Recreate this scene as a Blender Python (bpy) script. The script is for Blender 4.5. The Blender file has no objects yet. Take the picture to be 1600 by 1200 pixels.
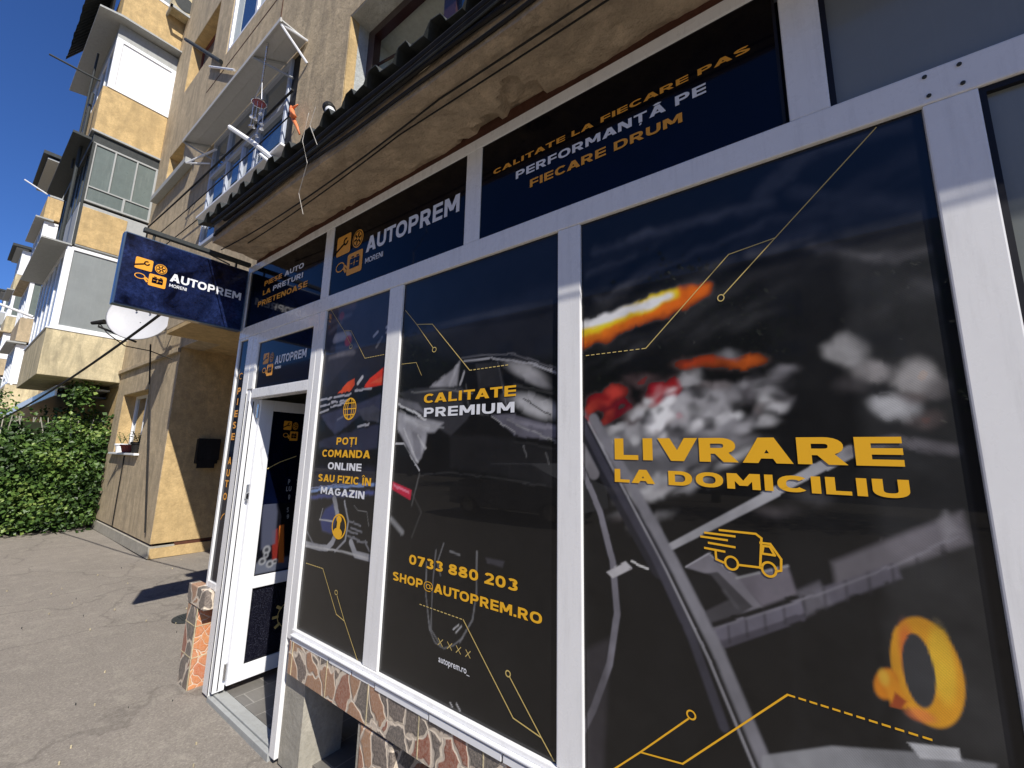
import bpy, bmesh, math, random
import numpy as np
from mathutils import Matrix, Vector
random.seed(7); np.random.seed(7)
SC = bpy.context.scene
COL = SC.collection
R = math.radians
# ------------------------------------------------------------------ camera
ROT = [[0.8057639, 0.5918541, 0.0212896], [-0.0826146, 0.1479244, -0.9855421], [-0.5864463, 0.7923554, 0.168088]]      # columns: street axis, into the facade, up (camera x right, y down, z forward)
cam = bpy.data.objects.new('camera', bpy.data.cameras.new('camera')); COL.objects.link(cam)
_r = Matrix([[ROT[0][i], -ROT[1][i], -ROT[2][i]] for i in range(3)])
cam.matrix_world = Matrix.Translation((0, -1.3, 1.65)) @ _r.to_4x4()
cam.data.sensor_width = 36; cam.data.lens = 649.989 / 1600 * 36
cam.data.clip_start = .02; cam.data.clip_end = 600
SC.camera = cam
# ------------------------------------------------------------------ light
SUN = Vector((.93, -.366, 1.0)).normalized()
EL = math.asin(SUN.z); AZ = math.atan2(SUN.x, SUN.y)
w = bpy.data.worlds.new('World'); SC.world = w; w.use_nodes = True
sky = w.node_tree.nodes.new('ShaderNodeTexSky'); sky.sky_type = 'NISHITA'; sky.sun_disc = False
sky.sun_elevation = EL; sky.sun_rotation = AZ; sky.air_density = 1.0; sky.dust_density = .0; sky.ozone_density = 6.0
bg = w.node_tree.nodes['Background']; bg.inputs[1].default_value = .10
hs = w.node_tree.nodes.new('ShaderNodeMix'); hs.data_type = 'RGBA'; hs.blend_type = 'MULTIPLY'; hs.inputs[0].default_value = 1; hs.inputs[7].default_value = (.38, .55, .86, 1)
w.node_tree.links.new(sky.outputs[0], hs.inputs[6]); w.node_tree.links.new(hs.outputs[2], bg.inputs[0])
sl = bpy.data.lights.new('sun', 'SUN'); sl.energy = 4.2; sl.angle = R(.5); sl.color = (1, .95, .87)
so = bpy.data.objects.new('sun', sl); COL.objects.link(so)
so.rotation_euler = (-SUN).to_track_quat('-Z', 'Y').to_euler(); so.location = (5, -5, 20)
SC.view_settings.view_transform = 'Standard'; SC.view_settings.look = 'None'
SC.view_settings.exposure = .52; SC.view_settings.gamma = 1

# ------------------------------------------------------------------ materials
def srgb(r, g, b):
    f = lambda c: c/12.92 if c <= .04045 else ((c+.055)/1.055)**2.4
    return (f(r/255), f(g/255), f(b/255), 1)
class NT:
    def __init__(s, name):
        s.m = bpy.data.materials.new(name); s.m.use_nodes = True
        s.t = s.m.node_tree; s.b = s.t.nodes['Principled BSDF']
    def n(s, ty, **k):
        nd = s.t.nodes.new(ty)
        for a, v in k.items():
            if a.startswith('i_'):
                key = a[2:]; key = int(key) if key.isdigit() else key
                nd.inputs[key].default_value = v
            else: setattr(nd, a, v)
        return nd
    def l(s, a, b): s.t.links.new(a, b)
    def set(s, key, v): s.b.inputs[key].default_value = v
    def ramp(s, fac, stops):
        r = s.n('ShaderNodeValToRGB'); e = r.color_ramp.elements
        e[0].position, e[0].color = stops[0]; e[1].position, e[1].color = stops[-1]
        for p, c in stops[1:-1]:
            x = e.new(p); x.color = c
        s.l(fac, r.inputs[0]); return r.outputs[0]
    def mix(s, fac, a, b, mode='MIX'):
        m = s.n('ShaderNodeMix', data_type='RGBA', blend_type=mode)
        for k, v in ((0, fac), (6, a), (7, b)):
            if isinstance(v, (int, float)): m.inputs[k].default_value = v
            elif isinstance(v, tuple): m.inputs[k].default_value = v
            else: s.l(v, m.inputs[k])
        return m.outputs[2]
    def coord(s, scale=(1, 1, 1), rot=(0, 0, 0)):
        c = s.n('ShaderNodeTexCoord'); m = s.n('ShaderNodeMapping')
        m.inputs['Scale'].default_value = scale; m.inputs['Rotation'].default_value = rot
        s.l(c.outputs['Object'], m.inputs[0]); return m.outputs[0]
    def noise(s, vec, scale, detail=6, rough=.6, dist=0):
        x = s.n('ShaderNodeTexNoise'); x.inputs['Scale'].default_value = scale; x.inputs['Detail'].default_value = detail
        x.inputs['Roughness'].default_value = rough; x.inputs['Distortion'].default_value = dist
        s.l(vec, x.inputs[0]); return x.outputs[0]
    def bump(s, h, strength=.3, dist=.01, prev=None):
        b = s.n('ShaderNodeBump'); b.inputs['Strength'].default_value = strength; b.inputs['Distance'].default_value = dist
        s.l(h, b.inputs['Height'])
        if prev: s.l(prev, b.inputs['Normal'])
        s.l(b.outputs[0], s.b.inputs['Normal']); return b.outputs[0]
def scal(c, k): return (min(c[0]*k, 1), min(c[1]*k, 1), min(c[2]*k, 1), 1)
def plaster(name, c, dark=.55, streak=1., rough=.92, bump=.5, mott=1.):
    m = NT(name); v = m.coord(); vs = m.coord((2.2, 2.2, .5))
    n1 = m.noise(v, 1.1, 8, .65, .4); n2 = m.noise(vs, 2.6, 9, .68, .5); n3 = m.noise(v, 38, 8, .75); n4 = m.noise(v, 7, 8, .7)
    base = m.mix(m.ramp(n1, [(.3, (0, 0, 0, 1)), (.72, (1, 1, 1, 1))]), scal(c, 1.12), scal(c, .8))
    base = m.mix(m.ramp(n4, [(.38, (0, 0, 0, 1)), (.7, (mott, mott, mott, 1))]), base, scal(c, .72))
    base = m.mix(m.ramp(n2, [(.44, (0, 0, 0, 1)), (.66, (streak, streak, streak, 1))]), base, (c[0]*dark*.9, c[1]*dark*.93, c[2]*dark, 1))
    base = m.mix(m.ramp(n3, [(.45, (0, 0, 0, 1)), (.72, (.6, .6, .6, 1))]), base, scal(c, .5))
    m.l(base, m.b.inputs['Base Color']); m.set('Roughness', rough); m.set('Specular IOR Level', .2)
    nb = m.bump(n3, bump, .006); m.bump(n4, bump*.7, .02, nb)
    return m.m
def simple(name, c, rough=.5, spec=.5, metal=0, var=.12, bump=0, vs=14, coat=0, dirt=0, dirtc=(.1, .08, .06, 1)):
    m = NT(name); v = m.coord(); n = m.noise(v, vs, 6, .7)
    col = m.mix(n, scal(c, 1+var), scal(c, 1-var))
    if dirt:
        d = m.noise(m.coord((9, 9, .8)), 2.5, 8, .75)
        col = m.mix(m.ramp(d, [(.5, (0, 0, 0, 1)), (.82, (dirt, dirt, dirt, 1))]), col, dirtc)
        d2 = m.noise(v, 60, 4, .8)
        col = m.mix(m.ramp(d2, [(.66, (0, 0, 0, 1)), (.8, (dirt, dirt, dirt, 1))]), col, dirtc)
    m.l(col, m.b.inputs['Base Color'])
    rr = m.n('ShaderNodeMapRange'); m.l(n, rr.inputs[0]); rr.inputs[3].default_value = max(rough-.08, .02); rr.inputs[4].default_value = rough+.08
    m.l(rr.outputs[0], m.b.inputs['Roughness'])
    m.set('Specular IOR Level', spec); m.set('Metallic', metal); m.set('Coat Weight', coat)
    if bump: m.bump(m.noise(v, vs*4, 6, .7), bump, .004)
    return m.m
M = {}
M['wall'] = plaster('weathered_tan_plaster', (.60, .48, .315, 1), .5, .75, mott=1.2, bump=.8)
M['ochre'] = plaster('ochre_plaster', (.67, .48, .235, 1), .55, .5, mott=1.3, bump=.8)  # yellow paint, with sunlight on the side faces put into the colour
M['cream'] = plaster('dirty_cream_plaster', (.68, .58, .37, 1), .45, .8)
M['browngrey'] = plaster('passage_plaster', (.46, .33, .2, 1), .6, .3)
M['whiteplaster'] = plaster('pale_flaking_plaster', (.55, .57, .55, 1), .6, .3, bump=1.2)
M['concrete'] = plaster('grey_concrete', (.46, .43, .36, 1), .6, .4)
M['soffit'] = plaster('crumbling_soffit_plaster', (.76, .60, .42, 1), .4, .3, bump=2.2, mott=2.2)
M['awning'] = simple('pale_grey_sheet', (.5, .5, .48, 1), .6, .4, var=.08, dirt=.4, dirtc=(.25, .22, .18, 1))
M['shadeframe'] = simple('shaded_white_frame', (.44, .48, .56, 1), .4, .4, var=.06, dirt=.3, dirtc=(.25, .26, .28, 1))  # white frame tinted blue-grey: the awning's shade is put into the colour
M['rust'] = plaster('dark_red_mortar_strip', (.13, .055, .035, 1), .4, .4, bump=1.2)
M['aluminium'] = simple('white_lacquered_frame', (.85, .845, .835, 1), .28, .5, var=.05, dirt=.35, dirtc=(.32, .31, .3, 1), coat=.2)
M['pvc'] = simple('white_pvc', (.84, .85, .87, 1), .3, .5, var=.04, dirt=.18, dirtc=(.4, .38, .35, 1))
M['greymetal'] = simple('grey_sheet_metal', (.36, .37, .36, 1), .6, .4, var=.18, dirt=.5, dirtc=(.16, .14, .12, 1), bump=.15)
M['darkmetal'] = simple('near_black_metal', (.035, .04, .04, 1), .65, .3, var=.5, dirt=.5, dirtc=(.09, .085, .075, 1), bump=.3)  # near-black: on the grey corrugated roof it paints the underside's shade
M['black'] = simple('black_rubber', (.016, .015, .014, 1), .6, .2, var=.4, dirt=.4, dirtc=(.06, .055, .05, 1))
M['gasket'] = simple('black_gasket', (.008, .008, .012, 1), .5, .3)
M['greyglass'] = simple('dusty_grey_glass', (.20, .215, .205, 1), .2, .3, var=.14, vs=3, coat=.3, dirt=.3, dirtc=(.27, .28, .26, 1))
M['oldglass'] = simple('dusty_old_glass', (.13, .16, .15, 1), .3, .5, var=.35, vs=5, coat=.4, dirt=.5, dirtc=(.26, .29, .27, 1))
M['hazeglass'] = simple('hazy_grey_glazing', (.24, .26, .26, 1), .3, .5, var=.25, vs=2, coat=.3, dirt=.25, dirtc=(.4, .41, .4, 1))
M['blueglass'] = simple('clear_window_glass', (.035, .06, .075, 1), .04, .8, var=.3, vs=2, coat=1)
M['curtain'] = simple('net_curtain', (.60, .65, .62, 1), .7, .3, var=.25, vs=30)
M['whitepanel'] = simple('white_sandwich_panel', (.85, .86, .88, 1), .35, .5, var=.02)
M['brownwood'] = simple('dark_brown_window_frame', (.035, .014, .015, 1), .35, .5, var=.35, coat=.3)
M['redwood'] = simple('dark_red_panel', (.16, .045, .035, 1), .6, .3, var=.3)
M['navy_side'] = simple('navy_sign_edge', (.03, .06, .12, 1), .3, .5, coat=.4)
M['dish'] = simple('light_grey_dish_paint', (.47, .47, .485, 1), .5, .4, var=.06, bump=.25, vs=30, dirt=.2, dirtc=(.35, .34, .33, 1))
M['white'] = simple('white_vinyl', (.78, .79, .82, 1), .4, .4, var=.03)
M['orange'] = simple('orange_vinyl', (.83, .36, .03, 1), .4, .4, var=.04)
M['amber'] = simple('amber_vinyl', (.86, .45, .02, 1), .4, .4, var=.04)
M['thin'] = simple('pale_gold_line_vinyl', (.62, .47, .16, 1), .45, .4, var=.05)
M['terracotta'] = simple('red_brown_pot', (.3, .06, .04, 1), .6, .3, var=.2)
M['rag'] = simple('orange_rubber', (.75, .22, .08, 1), .55, .4, var=.3, vs=20)
M['leafpot'] = simple('pot_plant_leaf', (.10, .14, .04, 1), .6, .3, var=.3)
M['string'] = simple('grey_white_string', (.5, .47, .42, 1), .8, .2)
M['steel'] = simple('bare_steel', (.55, .55, .55, 1), .25, .5, metal=1, var=.1)
M['winered'] = simple('wine_red_disc', (.22, .02, .03, 1), .4, .5)
def m_panel():
    m = NT('glossy_navy_sign_film'); v = m.coord()
    z = m.n('ShaderNodeSeparateXYZ'); m.l(v, z.inputs[0])
    mr = m.n('ShaderNodeMapRange'); m.l(z.outputs[2], mr.inputs[0]); mr.inputs[1].default_value = 2.6; mr.inputs[2].default_value = 2.95
    c = m.mix(mr.outputs[0], (.0018, .004, .02, 1), (.0022, .0022, .004, 1)); n = m.noise(v, 9, 4, .6)  # blue rising toward the bottom: a reflection painted into the base colour
    m.l(m.mix(n, c, (.001, .0015, .005, 1)), m.b.inputs['Base Color']); m.set('Roughness', .07); m.set('Specular IOR Level', .2)
    return m.m
M['panel'] = m_panel()
def m_grunge():
    m = NT('navy_grunge_print'); v = m.coord()
    n = m.noise(v, 4.5, 5, .6, .6); n2 = m.noise(v, 42, 10, .9, .3)
    a = m.ramp(n, [(.38, (0, 0, 0, 1)), (.68, (1, 1, 1, 1))]); b = m.ramp(n2, [(.42, (.15, .15, .15, 1)), (.72, (1, 1, 1, 1))])
    f = m.mix(1., a, b, 'MULTIPLY')
    m.l(m.mix(f, (.0015, .0025, .01, 1), (.035, .06, .21, 1)), m.b.inputs['Base Color']); m.set('Roughness', .12); m.set('Specular IOR Level', .35)
    return m.m
M['grunge'] = m_grunge()
def m_print():
    m = NT('printed_window_film'); a = m.n('ShaderNodeAttribute', attribute_name='print'); v = m.coord()
    w1 = m.n('ShaderNodeTexWave', wave_type='BANDS', bands_direction='DIAGONAL'); w1.inputs['Scale'].default_value = 95; m.l(v, w1.inputs[0])
    n = m.noise(v, 500, 2, .5); n2 = m.noise(v, 3, 6, .6)
    c = m.mix(.15, a.outputs['Color'], w1.outputs[0], 'MULTIPLY'); c = m.mix(.35, c, n, 'MULTIPLY')
    c = m.mix(m.ramp(n2, [(.4, (0, 0, 0, 1)), (.8, (.04, .04, .04, 1))]), c, (.09, .085, .08, 1))
    m.l(c, m.b.inputs['Base Color']); m.set('Roughness', .32); m.set('Specular IOR Level', .25)
    m.set('Coat Weight', .55); m.set('Coat Roughness', .02); m.set('Coat IOR', 1.45)
    return m.m
M['print'] = m_print()
def m_sparkle():
    m = NT('black_speckled_film'); v = m.coord(); x = m.n('ShaderNodeTexVoronoi'); x.inputs['Scale'].default_value = 170; m.l(v, x.inputs[0])
    m.l(m.ramp(x.outputs['Distance'], [(.18, (.07, .075, .1, 1)), (.3, (.006, .006, .012, 1))]), m.b.inputs['Base Color']); m.set('Roughness', .2); return m.m
M['sparkle'] = m_sparkle()
def m_tile(name, scale, grow=.035, vertical=False):
    m = NT(name); v = m.coord((1, 1, .55) if vertical else (1, 1, .9))
    nz = m.n('ShaderNodeTexNoise'); nz.inputs['Scale'].default_value = 9; m.l(v, nz.inputs[0])
    vv = m.mix(.1, v, nz.outputs['Color'], 'ADD')
    e = m.n('ShaderNodeTexVoronoi', feature='DISTANCE_TO_EDGE'); e.inputs['Scale'].default_value = scale; m.l(vv, e.inputs[0])
    c = m.n('ShaderNodeTexVoronoi', feature='F1'); c.inputs['Scale'].default_value = scale; m.l(vv, c.inputs[0])
    s = m.n('ShaderNodeSeparateColor'); m.l(c.outputs['Color'], s.inputs[0])
    col = m.ramp(s.outputs[0], [(.0, (.13, .10, .085, 1)), (.34, (.10, .095, .085, 1)), (.37, (.36, .18, .09, 1)), (.55, (.40, .22, .12, 1)), (.6, (.27, .075, .04, 1)), (.75, (.31, .1, .05, 1)), (1, (.43, .25, .13, 1))])
    col.node.color_ramp.interpolation = 'CONSTANT' if False else 'LINEAR'
    n = m.noise(v, 90, 6, .8); col = m.mix(m.ramp(n, [(.4, (0, 0, 0, 1)), (.7, (.55, .55, .55, 1))]), col, (.6, .5, .42, 1))
    j = m.ramp(e.outputs[0], [(grow, (1, 1, 1, 1)), (grow+.018, (0, 0, 0, 1))])
    m.l(m.mix(j, col, (.68, .58, .46, 1)), m.b.inputs['Base Color']); m.set('Roughness', .45)
    ee = m.n('ShaderNodeMath', operation='MINIMUM'); ee.inputs[1].default_value = .1; m.l(e.outputs[0], ee.inputs[0]); nb = m.bump(ee.outputs[0], .6, .04); m.bump(n, .4, .004, nb); return m.m
M['tile'] = m_tile('crazy_paving_tile', 9., .05)
M['tilebig'] = m_tile('long_stone_tile', 8, .03, True)
M['tileorange'] = m_tile('orange_veined_tile', 13, .012)
_r = [n for n in M['tileorange'].node_tree.nodes if n.type == 'VALTORGB'][0]
for n in M['tileorange'].node_tree.nodes:
    if n.type == 'VALTORGB' and len(n.color_ramp.elements) > 5:
        for e_, c_ in zip(n.color_ramp.elements, ((.55, .17, .05), (.62, .24, .07), (.5, .13, .04), (.66, .3, .1), (.58, .2, .05), (.48, .12, .04), (.68, .33, .12))): e_.color = (*c_, 1)
def m_asphalt():
    m = NT('worn_asphalt'); v = m.coord(); n1 = m.noise(v, .9, 8, .7); n2 = m.noise(v, 75, 6, .85); n3 = m.noise(v, 210, 3, .9); n4 = m.noise(v, 5.5, 9, .75, .4)
    c = m.mix(m.ramp(n1, [(.3, (0, 0, 0, 1)), (.7, (1, 1, 1, 1))]), (.265, .236, .203, 1), (.21, .188, .162, 1))
    c = m.mix(m.ramp(n4, [(.5, (0, 0, 0, 1)), (.72, (.8, .8, .8, 1))]), c, (.33, .30, .25, 1))
    c = m.mix(m.ramp(n2, [(.36, (.8, .8, .8, 1)), (.5, (0, 0, 0, 1))]), c, (.155, .138, .115, 1))
    c = m.mix(m.ramp(n2, [(.54, (0, 0, 0, 1)), (.66, (1, 1, 1, 1))]), c, (.38, .345, .29, 1))
    c = m.mix(m.ramp(n3, [(.62, (0, 0, 0, 1)), (.75, (.7, .7, .7, 1))]), c, (.5, .47, .42, 1))
    # tar cracks
    x = m.n('ShaderNodeTexVoronoi', feature='DISTANCE_TO_EDGE'); x.inputs['Scale'].default_value = .45
    nn = m.n('ShaderNodeTexNoise'); nn.inputs['Scale'].default_value = 2.5; nn.inputs['Detail'].default_value = 8; m.l(v, nn.inputs[0])
    m.l(m.mix(.5, v, nn.outputs['Color'], 'ADD'), x.inputs[0])
    c = m.mix(m.ramp(x.outputs[0], [(.002, (.35, .35, .35, 1)), (.006, (0, 0, 0, 1))]), c, (.07, .062, .055, 1))
    m.l(c, m.b.inputs['Base Color']); m.set('Roughness', .95); m.set('Specular IOR Level', .15)
    nb = m.bump(n2, .35, .005); m.bump(n4, .4, .01, nb); return m.m
M['asphalt'] = m_asphalt()
def m_leaf():
    m = NT('climber_leaves'); a = m.n('ShaderNodeAttribute', attribute_name='tint')
    c = m.ramp(a.outputs['Fac'], [(0, (.018, .04, .009, 1)), (.45, (.06, .12, .024, 1)), (.8, (.13, .22, .045, 1)), (1, (.24, .32, .08, 1))])
    m.l(c, m.b.inputs['Base Color']); m.set('Roughness', .45); m.set('Specular IOR Level', .4)
    tr = m.n('ShaderNodeBsdfTranslucent'); m.l(c, tr.inputs[0]); mx = m.n('ShaderNodeMixShader'); mx.inputs[0].default_value = .22
    m.l(m.b.outputs[0], mx.inputs[1]); m.l(tr.outputs[0], mx.inputs[2]); m.l(mx.outputs[0], m.t.nodes['Material Output'].inputs[0]); return m.m
M['leaf'] = m_leaf()
def m_floor():
    m = NT('grey_laminate'); v = m.coord((1, 5, 1)); n = m.noise(v, 5, 8, .7)
    b = m.n('ShaderNodeTexBrick'); b.inputs['Scale'].default_value = 1.6; b.inputs['Mortar Size'].default_value = .006; m.l(m.coord((1, 1, 1), (0, 0, R(90))), b.inputs[0])
    b.inputs['Color1'].default_value = (.25, .235, .21, 1); b.inputs['Color2'].default_value = (.19, .18, .165, 1); b.inputs['Mortar'].default_value = (.4, .38, .34, 1)
    m.l(m.mix(.5, b.outputs[0], n, 'MULTIPLY'), m.b.inputs['Base Color']); m.set('Roughness', .4); return m.m
M['floor'] = m_floor()

# ------------------------------------------------------------------ builders
def root_of(p):
    while p.parent: p = p.parent
    return p
def link(name, me, mat, parent=None):
    o = bpy.data.objects.new(name, me); COL.objects.link(o)
    if parent is not None:
        o.parent = parent; off = root_of(parent).location
        if off.length > 0 : me.transform(Matrix.Translation(-off))
    if mat is not None and not len(me.materials): me.materials.append(mat)
    return o
def thing(name, loc, label, cat, group=None):
    o = bpy.data.objects.new(name, None); COL.objects.link(o); o.location = loc; o.empty_display_size = .1
    o['label'] = label; o['category'] = cat
    if group: o['group'] = group
    return o
def tag(o, label, cat, group=None):
    o['label'] = label; o['category'] = cat
    if group: o['group'] = group
    return o
class MB:
    def __init__(s): s.bm = bmesh.new()
    def box(s, x0, x1, y0, y1, z0, z1, bev=0):
        x0, x1 = sorted((x0, x1)); y0, y1 = sorted((y0, y1)); z0, z1 = sorted((z0, z1))
        v = [s.bm.verts.new(c) for c in ((x0,y0,z0),(x1,y0,z0),(x1,y1,z0),(x0,y1,z0),(x0,y0,z1),(x1,y0,z1),(x1,y1,z1),(x0,y1,z1))]
        fs = [s.bm.faces.new([v[i] for i in q]) for q in ((0,3,2,1),(4,5,6,7),(0,1,5,4),(1,2,6,5),(2,3,7,6),(3,0,4,7))]
        if bev:
            es = list({e for f in fs for e in f.edges})
            bmesh.ops.bevel(s.bm, geom=es, offset=min(bev, (x1-x0)*.4, (y1-y0)*.4, (z1-z0)*.4), segments=2, profile=.6, affect='EDGES')
        return s
    def tube(s, pts, r, n=8, r1=None, caps=True):
        pts = [Vector(p) for p in pts]; rings = []
        for i, p in enumerate(pts):
            d = (pts[min(i+1, len(pts)-1)] - pts[max(i-1, 0)]).normalized()
            a = d.cross(Vector((0, 0, 1))); a = a.normalized() if a.length > 1e-3 else Vector((1, 0, 0)); b = d.cross(a)
            rr = r if r1 is None else r+(r1-r)*i/(len(pts)-1)
            rings.append([s.bm.verts.new(p+(a*math.cos(2*math.pi*k/n)+b*math.sin(2*math.pi*k/n))*rr) for k in range(n)])
        for q, t in zip(rings, rings[1:]):
            for k in range(n): s.bm.faces.new((q[k], q[(k+1) % n], t[(k+1) % n], t[k]))
        if caps: s.bm.faces.new(rings[0][::-1]); s.bm.faces.new(rings[-1])
        return s
    def lathe(s, c, prof, axis=Vector((0, 0, 1)), n=20):
        axis = axis.normalized(); a = axis.cross(Vector((.3, .9, .1))).normalized(); b = axis.cross(a); c = Vector(c); rings = []
        for r, h in prof:
            rings.append([s.bm.verts.new(c+axis*h+(a*math.cos(2*math.pi*k/n)+b*math.sin(2*math.pi*k/n))*max(r, 1e-4)) for k in range(n)])
        for q, t in zip(rings, rings[1:]):
            for k in range(n): s.bm.faces.new((q[k], q[(k+1) % n], t[(k+1) % n], t[k]))
        s.bm.faces.new(rings[0][::-1]); s.bm.faces.new(rings[-1]); return s
    def prism(s, poly, axis, a, b):
        def P3(p, t):
            return {'y': (p[0], t, p[1]), 'x': (t, p[0], p[1]), 'z': (p[0], p[1], t)}[axis]
        v0 = [s.bm.verts.new(P3(p, a)) for p in poly]; v1 = [s.bm.verts.new(P3(p, b)) for p in poly]
        s.bm.faces.new(v0); s.bm.faces.new(v1[::-1]); n = len(poly)
        for i in range(n): s.bm.faces.new((v0[i], v1[i], v1[(i+1) % n], v0[(i+1) % n]))
        return s
    def build(s, name, mat, parent=None, smooth=False):
        bmesh.ops.recalc_face_normals(s.bm, faces=s.bm.faces)
        me = bpy.data.meshes.new(name); s.bm.to_mesh(me); s.bm.free()
        if smooth:
            for p in me.polygons: p.use_smooth = True
        return link(name, me, mat, parent)
def bx(name, x0, x1, y0, y1, z0, z1, mat, parent=None, bev=0):
    return MB().box(x0, x1, y0, y1, z0, z1, bev).build(name, M[mat] if isinstance(mat, str) else mat, parent)
# flat vinyl on a plane: plane = ('y', y) uses (x, z); ('x', x) uses (y, z)
def on(plane, p):
    return (p[0], plane[1], p[1]) if plane[0] == 'y' else (plane[1], p[0], p[1])
class FL:
    "flat artwork cut from film"
    def __init__(s, plane): s.pl = plane; s.bm = bmesh.new(); s.k = 0
    def q(s, pts):
        s.k += 1; e = (s.k % 60)*6e-6*(-1 if s.pl[0] == 'y' else 1); pl = (s.pl[0], s.pl[1]+e)
        s.bm.faces.new([s.bm.verts.new(on(pl, p)) for p in pts]); return s
    def line(s, pts, w):
        for a, b in zip(pts, pts[1:]):
            d = Vector((b[0]-a[0], b[1]-a[1])); n = Vector((-d.y, d.x)).normalized()*w/2; t = d.normalized()*w*.35
            a2 = (a[0]-t.x, a[1]-t.y); b2 = (b[0]+t.x, b[1]+t.y)
            s.q([(a2[0]+n.x, a2[1]+n.y), (b2[0]+n.x, b2[1]+n.y), (b2[0]-n.x, b2[1]-n.y), (a2[0]-n.x, a2[1]-n.y)])
        return s
    def dash(s, a, b, w, n, duty=.55):
        for i in range(n):
            t0 = (i+.1)/n; t1 = (i+.1+duty)/n
            f = lambda t: (a[0]+(b[0]-a[0])*t, a[1]+(b[1]-a[1])*t)
            s.line([f(t0), f(t1)], w)
        return s
    def ring(s, c, rx, rz, w, n=28, a0=0, a1=2*math.pi):
        for i in range(n):
            t, u = a0+(a1-a0)*i/n, a0+(a1-a0)*(i+1)/n
            o = lambda t, k: (c[0]+(rx+k)*math.cos(t), c[1]+(rz+k)*math.sin(t))
            s.q([o(t, w/2), o(u, w/2), o(u, -w/2), o(t, -w/2)])
        return s
    def disc(s, c, rx, rz, n=28):
        return s.q([(c[0]+rx*math.cos(2*math.pi*i/n), c[1]+rz*math.sin(2*math.pi*i/n)) for i in range(n)])
    def build(s, name, mat, parent):
        me = bpy.data.meshes.new(name); s.bm.to_mesh(me); s.bm.free(); return link(name, me, M[mat], parent)
_FT = {}
def text_geo(body, bold):
    key = (body, bold)
    if key in _FT: return _FT[key]
    cu = bpy.data.curves.new('t', 'FONT'); cu.body = body; cu.size = 1; cu.offset = bold; cu.space_character = 1.0+bold*2.6; cu.resolution_u = 3
    o = bpy.data.objects.new('t', cu); COL.objects.link(o)
    dg = bpy.context.evaluated_depsgraph_get(); me = bpy.data.meshes.new_from_object(o.evaluated_get(dg))
    bpy.data.objects.remove(o); bpy.data.curves.remove(cu)
    v = np.array([x.co[:2] for x in me.vertices]).reshape(-1, 2); f = [list(p.vertices) for p in me.polygons]
    bpy.data.meshes.remove(me); _FT[key] = (v, f); return _FT[key]
def script_lettering(parent, words, bl, tr, plane, bold=.045, flip=False, cap=None):
    "words = [(text, material), ...] fitted between bottom-left and top-right corners"
    full = ' '.join(t for t, _ in words); fv, _ = text_geo(full, bold); capv, _ = text_geo(cap or 'H', bold)
    x0, x1 = fv[:, 0].min(), fv[:, 0].max(); z0, z1 = capv[:, 1].min(), capv[:, 1].max(); pre = ''
    for t, mat in words:
        v, f = text_geo(t, bold); pv, _ = text_geo(pre+t, bold)
        dx = pv[:, 0].max()-v[:, 0].max(); pre += t+' '
        X = bl[0]+(v[:, 0]+dx-x0)/(x1-x0)*(tr[0]-bl[0]); Z = bl[1]+(v[:, 1]-z0)/(z1-z0)*(tr[1]-bl[1])
        me = bpy.data.meshes.new('lettering'); me.from_pydata([on(plane, (a, b)) for a, b in zip(X, Z)], [], f); me.update()
        link('lettering', me, M[mat], parent)

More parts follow.
